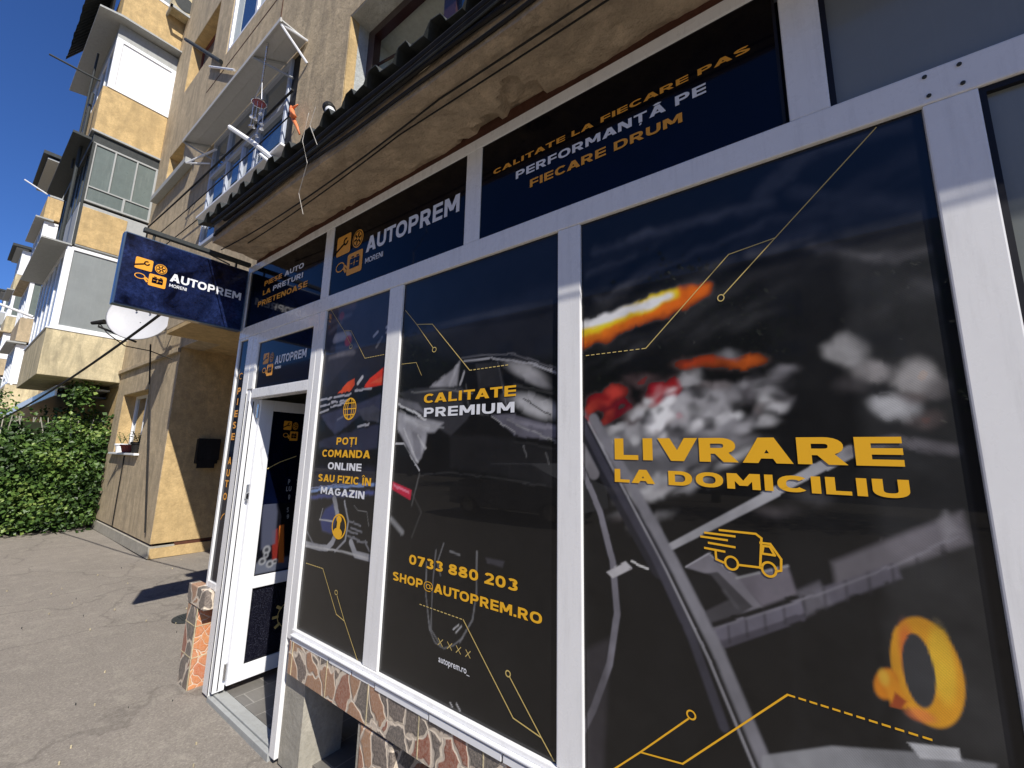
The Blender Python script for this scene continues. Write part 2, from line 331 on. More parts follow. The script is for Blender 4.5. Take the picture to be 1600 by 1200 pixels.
# wide geometric capitals: strokes with mitred joins, cap height 1
def _arc(cx, cz, rx, rz, a0, a1, n=14, e=1.18):
    o = []
    for i in range(n+1):
        t = R(a0+(a1-a0)*i/n); c, s_ = math.cos(t), math.sin(t)
        o.append((cx+rx*math.copysign(abs(c)**(1/e), c), cz+rz*math.copysign(abs(s_)**(1/e), s_)))
    return o
def glyph(ch, t):
    "-> (width, [polygon, ...]) with stroke weight t"
    h = t/2; P = []; k = t*1.12
    def box(x0, x1, z0, z1): P.append([(x0, z0), (x1, z0), (x1, z1), (x0, z1)])
    def st(pts, closed=False):
        n = len(pts); L = []; Rr = []
        for i in range(n):
            p = pts[i]; a = pts[i-1] if (i or closed) else None; b = pts[(i+1) % n] if (i < n-1 or closed) else None
            d1 = Vector((p[0]-a[0], p[1]-a[1])).normalized() if a else None; d2 = Vector((b[0]-p[0], b[1]-p[1])).normalized() if b else None
            d1 = d1 or d2; d2 = d2 or d1; m = Vector((-(d1.y+d2.y), d1.x+d2.x)); m = m.normalized() if m.length > 1e-5 else Vector((-d1.y, d1.x)); c = max(m.dot(Vector((-d1.y, d1.x))), .35)
            L.append((p[0]+m.x*h/c, p[1]+m.y*h/c)); Rr.append((p[0]-m.x*h/c, p[1]-m.y*h/c))
        for i in range(n if closed else n-1):
            j = (i+1) % n; P.append([L[i], L[j], Rr[j], Rr[i]])
    w = .8
    if ch in 'AĂ':
        w = .92; P.append([(0, 0), (k*1.1, 0), (.46+k*.55, 1), (.46-k*.55, 1)]); P.append([(w, 0), (w-k*1.1, 0), (.46-k*.55, 1), (.46+k*.55, 1)]); box(.22, w-.22, .18, .18+t*.85)
        if ch == 'Ă': st(_arc(.46, 1.28, .15, .13, 200, 340, 8))
    elif ch == 'V': w = .92; P.append([(0, 1), (k*1.1, 1), (.46+k*.55, 0), (.46-k*.55, 0)]); P.append([(w, 1), (w-k*1.1, 1), (.46-k*.55, 0), (.46+k*.55, 0)])
    elif ch == 'C': w = .78; st(_arc(.43, .5, .43-h, .5-h, 42, 318, 20))
    elif ch == 'G': w = .86; st(_arc(.43, .5, .43-h, .5-h, 42, 350, 22)); box(.46, w, .36, .36+t*.9)
    elif ch in 'O0': w = .9 if ch == 'O' else .74; st(_arc(w/2, .5, w/2-h, .5-h, 0, 345, 23), True)
    elif ch == 'D': w = .84; box(0, t, 0, 1); st([(t*.9, h), (.4, h)]+_arc(.4, .5, .44-h, .5-h, -80, 80, 12)+[(.4, 1-h), (t*.9, 1-h)])
    elif ch in 'PR':
        w = .76; box(0, t, 0, 1); st([(t*.9, 1-h), (.42, 1-h)]+_arc(.42, .67, .33-h, .33-h, 75, -75, 9)+[(.42, .34+h), (t*.9, .34+h)])
        if ch == 'R': w = .8; P.append([(.30, .40), (.30+t*1.25, .40), (w, 0), (w-t*1.25, 0)])
    elif ch == 'E': w = .68; box(0, t, 0, 1); [box(t*.95, w, z, z+t*.92) for z in (0, .5-t*.46, 1-t*.92)]
    elif ch == 'F': w = .66; box(0, t, 0, 1); [box(t*.95, w, z, z+t*.92) for z in (.46-t*.46, 1-t*.92)]
    elif ch == 'H': w = .8; box(0, t, 0, 1); box(w-t, w, 0, 1); box(t*.95, w-t*.95, .5-t*.46, .5+t*.46)
    elif ch in 'IÎ':
        w = t; box(0, t, 0, 1)
        if ch == 'Î': P.append([(-.12, 1.1), (0, 1.1), (h+.03, 1.24), (h-.03, 1.34)]); P.append([(t+.12, 1.1), (t, 1.1), (h-.03, 1.24), (h+.03, 1.34)])
    elif ch == 'L': w = .62; box(0, t, 0, 1); box(t*.95, w, 0, t*.92)
    elif ch in 'TȚ':
        w = .76; box(0, w, 1-t*.92, 1); box(w/2-h, w/2+h, 0, 1-t*.9)
        if ch == 'Ț': P.append([(w/2-.05, -.08), (w/2+.08, -.08), (w/2+.01, -.3), (w/2-.08, -.3)])
    elif ch == 'U': w = .8; st([(h, 1), (h, .4)]+_arc(w/2, .4, w/2-h, .4-h, 185, 355, 14)+[(w-h, .4), (w-h, 1)])
    elif ch == 'M': w = 1.0; box(0, t, 0, 1); box(w-t, w, 0, 1); P.append([(0, 1), (k*1.15, 1), (.5+k*.5, .22), (.5-k*.45, .22)]); P.append([(w, 1), (w-k*1.15, 1), (.5-k*.5, .22), (.5+k*.45, .22)])
    elif ch == 'N': w = .84; box(0, t, 0, 1); box(w-t, w, 0, 1); P.append([(0, 1), (k*1.2, 1), (w, 0), (w-k*1.2, 0)])
    elif ch == 'Z': w = .76; box(0, w, 0, t*.92); box(0, w, 1-t*.92, 1); P.append([(0, t*.8), (k*1.4, t*.8), (w, 1-t*.8), (w-k*1.4, 1-t*.8)])
    elif ch == 'S': w = .76; st(_arc(.38, .73, .38-h, .27-h, 25, 268, 12)+_arc(.38, .27, .38-h, .27-h, 88, -155, 12)[1:])
    elif ch == '2': w = .72; st(_arc(.36, .68, .36-h, .32-h, 165, -30, 10)+[(h*1.2, t*.6)]); box(0, w, 0, t*.92)
    elif ch == '3': w = .74; st(_arc(.36, .735, .35-h, .265-h, 150, -85, 10)); st(_arc(.36, .28, .37-h, .28-h, 85, -155, 10))
    elif ch == '7': w = .72; box(0, w, 1-t*.92, 1); P.append([(.12, 0), (.12+k*1.25, 0), (w, 1-t*.7), (w-k*1.3, 1-t*.7)])
    elif ch == '8': w = .76; st(_arc(.38, .74, .34-h, .26-h, 0, 330, 12), True); st(_arc(.38, .28, .38-h, .28-h, 0, 330, 12), True)
    elif ch == '9': w = .74; st(_arc(.37, .66, .37-h, .34-h, 0, 330, 12), True); st(_arc(.37, .5, .37-h, .5-h, 20, -140, 10))
    elif ch == '@': w = 1.0; h = .035; st(_arc(.5, .42, .46, .5, -40, 300, 24)); st(_arc(.5, .42, .2, .22, 0, 330, 14), True); st([(.7, .64), (.7, .3), (.82, .24), (.9, .4)])
    elif ch == '.': w = t; box(0, t, 0, t)
    return w, P
def lettering(parent, words, bl, tr, plane, bold=.215, gap=.125, space=.5, **kw):
    "words = [(text, material), ...] fitted between bottom-left and top-right corners"
    words = [(q, m_) for t_, m_ in words for q in t_.split(' ')]; out = []; x = 0
    for t_, mat in words:
        ps_ = []
        for ci_, ch in enumerate(t_):
            if ch == ' ': x += space-gap; continue
            if ci_ and (t_[ci_-1]+ch) in ('AT', 'TA', 'AV', 'VA', 'LA', 'TO', 'PA', 'RA', 'AU', 'UA', 'CA', 'AC', 'VR', 'OA', 'AS', 'ZA', 'AN', 'NT', 'TU', 'UT', 'IA', 'AR'): x -= .09 if 'T' in t_[ci_-1]+ch or 'V' in t_[ci_-1]+ch else .045
            w_, P = glyph(ch, bold); ps_ += [[(a+x, b) for a, b in q] for q in P]; x += w_+gap
        out.append((ps_, mat)); x += space-gap
    W_ = x-space
    for ps_, mat in out:
        f = FL(plane)
        for q in ps_: f.q([(bl[0]+a/W_*(tr[0]-bl[0]), bl[1]+b*(tr[1]-bl[1])) for a, b in q])
        f.build('lettering', mat, parent)
def logo(parent, bl, tr, plane, dark='panel', col='orange'):
    W, H = tr[0]-bl[0], tr[1]-bl[1]; m = lambda x, z: (bl[0]+x*W, bl[1]+z*H)
    s = FL(plane)
    def rr(x0, z0, x1, z1, r=.05):
        pts = []
        for cx, cz, a in ((x1-r, z1-r, 0), (x0+r, z1-r, 90), (x0+r, z0+r, 180), (x1-r, z0+r, 270)):
            for k in range(5): t = R(a+k*22.5); pts.append(m(cx+r*math.cos(t), cz+r*math.sin(t)))
        return pts
    s.q(rr(0, .54, .52, 1)); s.q(rr(.46, 0, 1, .48))
    s.disc(m(.78, .76), .19*W, .2*H)
    w = .028*abs(H)
    s.ring(m(.2, .27), .15*W, .1*H, w, 24); s.line([m(.34, .22), m(.42, .12)], w*2.4); s.line([m(.38, .26), m(.46, .2)], w*1.6)
    s.build('emblem', col, parent)
    d = FL((plane[0], plane[1]+(.0012 if plane[0] == 'x' else -.0012)))
    d.line([m(-.01, .66), m(.26, .78)], w*1.9); d.ring(m(.34, .83), .07*W, .07*H, w*1.6, 16, R(60), R(360))
    for k in range(6):
        a = R(60*k+15); d.line([m(.78+.05*math.cos(a), .76+.05*math.sin(a)), m(.78+.11*math.cos(a), .76+.12*math.sin(a))], w*1.5)
    d.q(rr(.56, .13, .9, .35, .02)); d.line([m(.62, .38), m(.68, .38)], w*1.2); d.line([m(.8, .38), m(.86, .38)], w*1.2)
    d.ring(m(.78, .76), .155*W, .165*H, w*.7, 24)
    d.build('emblem_detail', dark, parent)
    e = FL((plane[0], plane[1]+(.002 if plane[0] == 'x' else -.002)))
    e.line([m(.6, .24), m(.66, .24)], w*.6); e.line([m(.8, .24), m(.86, .24)], w*.6); e.line([m(.74, .3), m(.71, .23), m(.75, .25), m(.72, .18)], w*.6)
    e.build('emblem_mark', col, parent)
# printed pictures: colours laid on a fine grid of the film
class Print:
    def __init__(s, x0, x1, z0, z1, step, base):
        s.x = np.linspace(x0, x1, int((x1-x0)/step)+1); s.z = np.linspace(z0, z1, int((z1-z0)/step)+1)
        s.X, s.Z = np.meshgrid(s.x, s.z); s.C = np.zeros(s.X.shape+(3,)); s.C[:] = base[:3]
    def lay(s, d, blur, col, al=1.):
        a = np.clip(.5-d/max(blur, 1e-4)/1., 0, 1); a = a*a*(3-2*a)*al
        s.C = s.C*(1-a[..., None])+np.minimum(np.array(col[:3])*1.35, .85)*a[..., None]
    def cap(s, pts, r, blur, col, al=1., r1=None):
        D = None
        n = len(pts)-1
        for i, (p, q) in enumerate(zip(pts, pts[1:])):
            dx, dz = q[0]-p[0], q[1]-p[1]; t = np.clip(((s.X-p[0])*dx+(s.Z-p[1])*dz)/(dx*dx+dz*dz+1e-12), 0, 1)
            rr = r if r1 is None else r+(r1-r)*(i+t)/n
            d = np.hypot(s.X-p[0]-t*dx, s.Z-p[1]-t*dz)-rr; D = d if D is None else np.minimum(D, d)
        s.lay(D, blur, col, al)
    def ell(s, e, blur, col, al=1., rot=0):
        cx, cz, rx, rz = e; c_, s_ = math.cos(R(rot)), math.sin(R(rot)); u = (s.X-cx)*c_+(s.Z-cz)*s_; v = -(s.X-cx)*s_+(s.Z-cz)*c_
        s.lay((np.hypot(u/rx, v/rz)-1)*min(rx, rz), blur, col, al)
    def annulus(s, e, k, blur, col, al=1.):
        cx, cz, rx, rz = e; d = (np.hypot((s.X-cx)/rx, (s.Z-cz)/rz)-1)*min(rx, rz); s.lay(np.abs(d)-k, blur, col, al)
    def poly(s, pts, blur, col, al=1.):
        D = np.full(s.X.shape, 1e9); ins = np.zeros(s.X.shape, bool); n = len(pts)
        for i in range(n):
            p, q = pts[i], pts[(i+1) % n]; dx, dz = q[0]-p[0], q[1]-p[1]
            t = np.clip(((s.X-p[0])*dx+(s.Z-p[1])*dz)/(dx*dx+dz*dz+1e-12), 0, 1); D = np.minimum(D, np.hypot(s.X-p[0]-t*dx, s.Z-p[1]-t*dz))
            c = ((p[1] > s.Z) != (q[1] > s.Z)) & (s.X < (q[0]-p[0])*(s.Z-p[1])/(q[1]-p[1]+1e-12)+p[0]); ins ^= c
        s.lay(np.where(ins, -D, D), blur, col, al)
    def finish(s, warp, blur, seed, sat=.75):
        rs = np.random.RandomState(seed); nz, nx = s.X.shape; st_ = s.x[1]-s.x[0]
        def vn(cell):
            a, b = int((s.z[-1]-s.z[0])/cell)+3, int((s.x[-1]-s.x[0])/cell)+3; G = rs.rand(a, b)
            u = (s.X-s.x[0])/cell; v = (s.Z-s.z[0])/cell; i = v.astype(int); j = u.astype(int); fu = u-j; fv = v-i; fu = fu*fu*(3-2*fu); fv = fv*fv*(3-2*fv)
            return G[i, j]*(1-fu)*(1-fv)+G[i, j+1]*fu*(1-fv)+G[i+1, j]*(1-fu)*fv+G[i+1, j+1]*fu*fv
        dx = (vn(.05)-.5)*2*warp+(vn(.018)-.5)*warp; dz = (vn(.05)-.5)*2*warp+(vn(.018)-.5)*warp
        ii = np.clip(np.rint((s.Z-s.z[0]+dz)/st_), 0, nz-1).astype(int); jj = np.clip(np.rint((s.X-s.x[0]+dx)/st_), 0, nx-1).astype(int); C = s.C[ii, jj]
        sh_ = .66+.42*vn(.09)+.2*vn(.03)+.1*vn(.012); C = C*sh_[..., None]
        k = int(blur/st_)
        for _ in range(2 if k else 0):
            for ax in (0, 1): C = sum(np.roll(C, q, ax) for q in range(-k, k+1))/(2*k+1)
        l = C.mean(-1, keepdims=True); mx = C.max(-1, keepdims=True)-C.min(-1, keepdims=True); f = np.where(mx > .12, 1., sat-.25)
        s.C = l+(C-l)*f
        for sgn, lim in ((0, 0),): pass
    def mesh(s, name, plane, mat, parent):
        nz, nx = s.X.shape; a = s.X.ravel(); b = s.Z.ravel(); k = np.full(a.shape, plane[1])
        co = np.stack((a, k, b) if plane[0] == 'y' else (k, a, b), 1)
        i = np.arange(nz*nx).reshape(nz, nx); q = np.stack((i[:-1, :-1], i[:-1, 1:], i[1:, 1:], i[1:, :-1]), -1).reshape(-1, 4)
        if plane[0] == 'x': pass
        me = bpy.data.meshes.new(name); me.vertices.add(len(co)); me.vertices.foreach_set('co', co.ravel())
        me.loops.add(q.size); me.loops.foreach_set('vertex_index', q.ravel().astype('i'))
        me.polygons.add(len(q)); me.polygons.foreach_set('loop_start', np.arange(0, q.size, 4, dtype='i'))
        me.update(calc_edges=True)
        at = me.color_attributes.new('print', 'FLOAT_COLOR', 'POINT'); c4 = np.ones((nz*nx, 4)); c4[:, :3] = np.clip(s.C.reshape(-1, 3), 0, 1)
        at.data.foreach_set('color', c4.ravel()); return link(name, me, M[mat], parent)
def g(r, gg=None, b=None, k=1.):
    if gg is None: gg = b = r
    c = srgb(r, gg, b); return (c[0]*k, c[1]*k, c[2]*k)

# ------------------------------------------------------------------ ground
gm = bpy.data.meshes.new('ground'); n = 60
xs = np.concatenate([np.linspace(-200, -20, 10), np.linspace(-18, 6, 49), np.linspace(8, 120, 8)]); ys = np.concatenate([np.linspace(-120, -8, 8), np.linspace(-7, 8, 31), np.linspace(10, 80, 6)])
vv = []; 
for y in ys:
    for x in xs:
        z = -.012+.012*math.sin(x*1.3+y*.7)*math.sin(y*1.7-x*.4) if -19 < x < 6 and -7 < y < 7 else -.012
        vv.append((x, y, z))
nx = len(xs); ff = [(j*nx+i, j*nx+i+1, (j+1)*nx+i+1, (j+1)*nx+i) for j in range(len(ys)-1) for i in range(nx-1)]
gm.from_pydata(vv, [], ff); gm.update()
for p in gm.polygons: p.use_smooth = True
go = link('ground', gm, M['asphalt']); go['kind'] = 'structure'

# ------------------------------------------------------------------ apartment building
ab = thing('apartment_building', (-6, .8, 0), 'tan plastered apartment block with stacked yellow balconies rising above the shop', 'building')
MW, BY, DW = .8, .33, 3.4        # main wall plane, bay plane
def wall_holes(name, x0, x1, z0, z1, y0, y1, holes, mat, parent):
    "a wall slab with rectangular openings, made as a grid of joined faces"
    xs = sorted({x0, x1, *[h[0] for h in holes], *[h[1] for h in holes]}); zs = sorted({z0, z1, *[h[2] for h in holes], *[h[3] for h in holes]})
    m = MB(); bm = m.bm; V = {}
    def v(x, y, z):
        k = (round(x, 4), round(y, 4), round(z, 4))
        if k not in V: V[k] = bm.verts.new(k)
        return V[k]
    def solid(a, b, c, d):
        if a < x0-1e-6 or b > x1+1e-6 or c < z0-1e-6 or d > z1+1e-6: return False
        return not any(h[0]-1e-6 <= a and b <= h[1]+1e-6 and h[2]-1e-6 <= c and d <= h[3]+1e-6 for h in holes)
    X = [xs[0]-1]+xs+[xs[-1]+1]; Z = [zs[0]-1]+zs+[zs[-1]+1]
    for i in range(len(X)-1):
        for j in range(len(Z)-1):
            a, b, c, d = X[i], X[i+1], Z[j], Z[j+1]; s = solid(a, b, c, d)
            if s:
                bm.faces.new((v(a, y0, c), v(b, y0, c), v(b, y0, d), v(a, y0, d))); bm.faces.new((v(a, y1, c), v(a, y1, d), v(b, y1, d), v(b, y1, c)))
            if i+2 < len(X) and s != solid(b, X[i+2], c, d): bm.faces.new((v(b, y0, c), v(b, y1, c), v(b, y1, d), v(b, y0, d)))
            if j+2 < len(Z) and s != solid(a, b, d, Z[j+2]): bm.faces.new((v(a, y0, d), v(b, y0, d), v(b, y1, d), v(a, y1, d)))
    return m.build(name, M[mat], parent)
def window(parent, x0, x1, z0, z1, y, fm, gmn, mull=(), rails=(), fw=.05, dep=.06, name='window'):
    m = MB(); m.box(x0, x1, y, y+dep, z0, z0+fw, .006); m.box(x0, x1, y, y+dep, z1-fw, z1, .006)
    m.box(x0, x0+fw, y+.001, y+dep, z0+fw, z1-fw, .006); m.box(x1-fw, x1, y+.001, y+dep, z0+fw, z1-fw, .006)
    for q in mull:
        a, lo, hi = (q+(z0, z1))[:3] if isinstance(q, tuple) and len(q) == 1 else (q if isinstance(q, tuple) else (q, z0, z1))
        m.box(a-fw*.55, a+fw*.55, y+.003, y+dep, max(lo, z0+fw*.9), min(hi, z1-fw*.9), .005)
    for r in rails: m.box(x0+fw*.9, x1-fw*.9, y-.001, y+dep-.004, r-fw*.5, r+fw*.5, .005)
    o = m.build(name, M[fm], parent)
    bx('pane', x0+fw*.5, x1-fw*.5, y+dep*.5, y+dep*.5+.008, z0+fw*.5, z1-fw*.5, gmn, o); return o
# main wall (left block and everything behind the balconies)
mh = [(-11.55, -9.75, 1.54, 2.70), (-11.25, -10.15, 7.2, 8.06), (-11.0, -9.2, 9.6, 10.85), (-11.0, -9.2, 12.3, 13.5), (-11.3, -9.9, 4.4, 5.4)]
wall_holes('wall', -12.1, -8.3, .2, 15.4, MW, MW+.3, mh, 'wall', ab)
bx('upper_wall', -8.3, -6.0, MW+.002, MW+.3, 3.27, 15.4, 'wall', ab)
bx('far_wall', -60, -12.1, MW+.001, MW+.3, 2.95, 14.5, 'wall', ab)
bx('far_ground_storey', -60, -12.1, MW+.02, MW+.3, 0, 2.95, 'ochre', ab)
bx('plinth', -12.1, -8.27, MW-.02, MW+.3, 0, .165, 'concrete', ab)
bx('plinth_groove', -12.1, -8.31, MW+.035, MW+.3, .165, .2, 'rust', ab)
# +x side of the left block, facing the passage
bx('passage_wall', -8.5, -8.298, MW+.3, 3.6, .2, 3.3, 'ochre', ab); bx('passage_wall', -8.5, -8.296, MW+.004, MW+.3, .2, 3.3, 'ochre', ab)
bx('passage_plinth', -8.5, -8.265, MW+.0, 3.6, -.01, .14, 'ochre', ab); bx('passage_groove', -8.5, -8.31, MW+.03, 3.6, .141, .199, 'rust', ab)
bx('passage_back', -8.3, -3.72, 3.4, 3.6, 0, 3.3, 'browngrey', ab)
bx('string_course', -12.1, -8.28, MW-.05, MW-.001, 3.18, 3.26, 'wall', ab, .01)
bx('passage_ceiling', -8.3, -7.2, MW+.3, 3.4, 3.27, 3.4, 'ochre', ab)
# window recess linings and windows on the main wall
for i, (a, b, c, d) in enumerate(mh):
    wy = MW+.2
    bx('reveal', a+.001, a+.012, MW+.004, wy, c+.012, d-.012, 'ochre', ab); bx('reveal', a+.001, b-.001, MW+.004, wy, d-.012, d-.001, 'ochre', ab)
    if i == 0: window(ab, a+.012, b, c, d-.012, wy, 'pvc', 'blueglass', ((a+b)/2-.1,), (), .055)
    elif i == 2: window(ab, a+.012, b, c, d-.012, wy, 'redwood', 'oldglass', ((a+b)/2,), (), .07)
    else: window(ab, a+.012, b, c, d-.012, wy, 'greymetal', 'oldglass', ((a+b)/2,), (), .05)
bx('window_sill', -11.6, -9.7, MW-.07, MW+.2, 1.5, 1.535, 'pvc', ab, .005)
bx('window_sill', -11.6, -9.35, MW-.13, MW-.002, 7.04, 7.16, 'greymetal', ab, .004)
# bay above the shop
bh = [(-6.42, -4.03, 4.2, 5.81), (-3.12, -.9, 4.0, 5.55), (-6.55, -4.75, 7.33, 8.9), (-3.1, -.9, 7.3, 8.9), (-6.6, -4.8, 10.2, 11.6)]
wall_holes('bay_wall', -7.2, 6, 3.26, 13, BY, BY+.28, bh, 'wall', ab)
bx('bay_floor', -7.2, -3.72, BY+.003, MW+2.6, 3.2, 3.26, 'ochre', ab)
bx('bay_side', -7.2, -7.0, BY+.28, MW, 3.26, 13, 'wall', ab)
bx('groove', -7.19, 1, BY-.004, BY-.0005, 7.05, 7.06, 'rust', ab); bx('groove', -4.705, -4.69, BY-.005, BY-.0005, 6.0, 7.3, 'rust', ab)
bx('groove', -7.19, 1, BY-.004, BY-.0005, 9.9, 9.915, 'rust', ab)
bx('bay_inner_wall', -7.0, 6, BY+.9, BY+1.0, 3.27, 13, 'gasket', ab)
# blue glazed window under the awning
wy = BY-.004
o = window(ab, -6.41, -4.24, 4.25, 5.812, wy, 'shadeframe', 'blueglass', (-4.94, (-5.85, 5.27, 5.8), (-5.78, 4.2, 5.24), (-5.32, 4.2, 5.24)), (5.27,), .05, .07)
bx('window_sill', -6.3, -4.0, BY-.10, wy, 4.585, 4.61, 'pvc', ab, .004)
bx('reveal_shade_strip', -4.24, -4.03, wy+.03, wy+.05, 4.2, 5.81, 'black', ab)  # black strip stands in for the shade between window and pier
# brown window, one casement swung in
a, b, c, d = bh[1]
wy = BY+.19
mbx = MB(); mbx.box(a+.012, a+.11, wy, wy+.07, c, d-.013); mbx.box(a+.11, b, wy, wy+.07, d-.10, d-.013); mbx.box(-2.08, -1.95, wy-.002, wy+.07, c, d-.1); mbx.box(b-.06, b, wy, wy+.07, c, d-.075)
bw = mbx.build('window', M['brownwood'], ab)
# casement swung open at the top into the room
ta = R(9); zt0 = 4.1
def tilt(z): return wy+.05+(z-zt0)*math.sin(ta), zt0+(z-zt0)*math.cos(ta)
mm = MB()
for (x0, x1, z0, z1) in ((-2.98, -2.86, 4.12, 5.26), (-2.20, -2.09, 4.12, 5.26), (-2.86, -2.20, 5.14, 5.26)):
    y0, q0 = tilt(z0); y1, q1 = tilt(z1); mm.prism([(y0, q0), (y0+.05, q0-.01), (y1+.05, q1-.01), (y1, q1)], 'x', x0, x1)
mm.tube([(-3.02, wy+.07, 5.2), (-2.5, wy+.2, 5.28)], .012)
cs = mm.build('casement', M['brownwood'], bw)
y0, q0 = tilt(4.14); y1, q1 = tilt(5.16)
MB().prism([(y0+.02, q0), (y0+.028, q0), (y1+.028, q1), (y1+.02, q1)], 'x', -2.88, -2.19).build('pane', M['oldglass'], bw)
bx('room_lining', -3.11, -1.9, wy+.42, wy+.44, 4.0, 5.54, 'curtain', bw); bx('room_lining', -3.118, -3.10, wy+.08, wy+.42, 4.0, 5.54, 'curtain', bw); bx('room_lining', -3.1, -1.9, wy+.08, wy+.42, 5.52, 5.54, 'curtain', bw)
bx('pane', -1.97, b-.06, wy+.03, wy+.036, c, d-.075, 'blueglass', bw)
bx('reveal_plaster', a+.0005, a+.011, BY+.004, wy-.10, c, d-.012, 'ochre', ab); bx('reveal_shade_patch', a+.0005, a+.012, wy-.10, wy, c, d-.012, 'whiteplaster', ab); bx('reveal_top', a+.011, b, BY+.004, wy, d-.012, d-.0005, 'whiteplaster', ab)  # inner strip of pale grey paints the shade on the reveal
# upper bay windows
for (a, b, c, d) in bh[2:]:
    window(ab, a+.01, b-.01, c+.01, d-.01, BY+.01, 'pvc', 'blueglass', ((a+b)/2+.05,), (), .07)
bx('net_curtain', -5.55, -4.83, BY+.036, BY+.039, 7.4, 8.83, 'curtain', ab); bx('net_curtain', -6.45, -6.2, BY+.036, BY+.039, 7.4, 8.83, 'curtain', ab)
# balcony slab above the shop and its corrugated roof edge
def slab():
    bm = bmesh.new(); X0, X1, Y0, Y1, Z = -3.56, 5.5, -.315, .05, 3.165; nx, ny = 340, 16; V = []
    for j in range(ny+1):
        for i in range(nx+1):
            x = X0+(X1-X0)*i/nx; y = Y0+(Y1-Y0)*j/ny; z = Z
            z += .007*math.sin(x*9+y*13)*math.sin(x*3.1-y*21)+.004*math.sin(x*37)*math.sin(y*60)+random.uniform(-.0025, .0025)
            for (hx, hy, rx, ry, dp) in ((-.93, -.03, .09, .1, .035), (-1.12, .0, .07, .05, .03), (-1.3, .03, .03, .03, .025), (-2.6, .0, .3, .04, .012), (-.3, -.12, .2, .06, .006)):
                k = ((x-hx)/rx)**2+((y-hy)/ry)**2+.35*math.sin(x*53+y*31)
                if k < 1: z += dp
            if y > -.01: z += .02*max(0, math.sin(x*11)+.3*math.sin(x*31))*.4
            V.append(bm.verts.new((x, y, z)))
    nv = nx+1
    for j in range(ny):
        for i in range(nx): bm.faces.new((V[j*nv+i], V[(j+1)*nv+i], V[(j+1)*nv+i+1], V[j*nv+i+1]))
    # front and end faces
    T = [bm.verts.new((V[i].co.x, Y0, 3.33)) for i in range(nv)]
    for i in range(nx): bm.faces.new((V[i], V[i+1], T[i+1], T[i]))
    E = [bm.verts.new((X0, V[j*nv].co.y, 3.33)) for j in range(ny+1)]
    for j in range(ny): bm.faces.new((V[(j+1)*nv], V[j*nv], E[j], E[j+1]))
    bm.faces.new((E[0], T[-1], bm.verts.new((X1, Y1, 3.33)), E[-1]))
    m = MB(); m.bm.free(); m.bm = bm; return m.build('balcony_slab', M['soffit'], ab)
slab()
bx('mortar_strip', -3.58, 5.5, .008, .05, 3.13, 3.195, 'rust', ab)
def corrugated(name, x0, x1, ya, za, yb, zb, per, amp, mat, parent, th=.004):
    bm = bmesh.new(); n = int((x1-x0)/per*12); rows = []
    for (y, z) in ((ya, za), (yb, zb)):
        for dz in (0, th):
            row = []
            for i in range(n+1):
                x = x0+(x1-x0)*i/n; t = (x/per) % 1
                p = 0 if t < .25 else ((t-.25)/.12 if t < .37 else (1 if t < .68 else max(0, 1-(t-.68)/.12)))
                jag = .006*math.sin(x*5.3)+.004*math.sin(x*17)
                row.append(bm.verts.new((x, y+jag, z+p*amp+dz)))
            rows.append(row)
    a, b, c, d = rows
    for i in range(n):
        bm.faces.new((a[i], a[i+1], c[i+1], c[i])); bm.faces.new((b[i], d[i], d[i+1], b[i+1])); bm.faces.new((a[i], b[i], b[i+1], a[i+1]))
    m = MB(); m.bm.free(); m.bm = bm; return m.build(name, M[mat], parent)
corrugated('corrugated_roof', -3.78, 5.5, -.365, 3.347, BY-.003, 3.52, .205, .055, 'darkmetal', ab)
# ---- balcony columns
def balcony(X, yo, zf, h, depth_to, style, xl, par='ochre', win=None):
    """one balcony: X = its +x side plane, yo = outer face, zf slab underside, h parapet height"""
    b = MB().box(xl, X, yo, depth_to, zf, zf+h, .012).build('balcony', M[par], ab)
    return b
def side_window(parent, X, y0, y1, z0, z1, fm, gl, nm, fw=.06, rail=None, th=.05):
    "window in the +x side of a balcony"
    m = MB(); m.box(X-th, X, y0, y1, z0, z0+fw, .005); m.box(X-th, X, y0, y1, z1-fw, z1, .005); m.box(X-th, X-.001, y0, y0+fw*1.4, z0+fw, z1-fw, .005); m.box(X-th, X-.001, y1-fw, y1, z0+fw, z1-fw, .005)
    for k in range(1, nm):
        y = y0+(y1-y0)*k/nm; m.box(X-th+.005, X-.002, y-fw*.35, y+fw*.35, (rail or z0)+.005, z1-fw, .003)
    if rail: m.box(X-th+.004, X-.003, y0+fw, y1-fw, rail-fw*.35, rail+fw*.35, .003); m.box(X-th+.005, X-.004, (y0+y1)/2+.06, (y0+y1)/2+.1, z0+fw, rail, .003)
    o = m.build('window_frame', M[fm], parent); bx('pane', X-th*.7, X-th*.5, y0+fw, y1-fw*.5, z0+fw*.5, z1-fw*.5, gl, parent); return o
def front_window(parent, x0, x1, y, z0, z1, fm, gl, nm, fw=.06):
    m = MB(); m.box(x0, x1, y, y+.05, z0, z0+fw); m.box(x0, x1, y, y+.05, z1-fw, z1)
    for k in range(nm+1):
        x = x0+(x1-x0)*k/nm; x = min(max(x, x0+fw*.5), x1-fw*.5); m.box(x-fw*.5, x+fw*.5, y+.001, y+.049, z0+fw, z1-fw)
    o = m.build('window_frame', M[fm], parent); bx('pane', x0+.02, x1-.02, y+.02, y+.03, z0+.02, z1-.02, gl, parent); return o
X1 = -12.1; XL = -15.8; YO = -.40
b1 = balcony(X1, YO, 3.0, .93, MW, 0, XL, 'cream')
bx('parapet_cap', XL, X1+.015, YO-.02, MW, 3.93, 3.955, 'pvc', b1, .004)
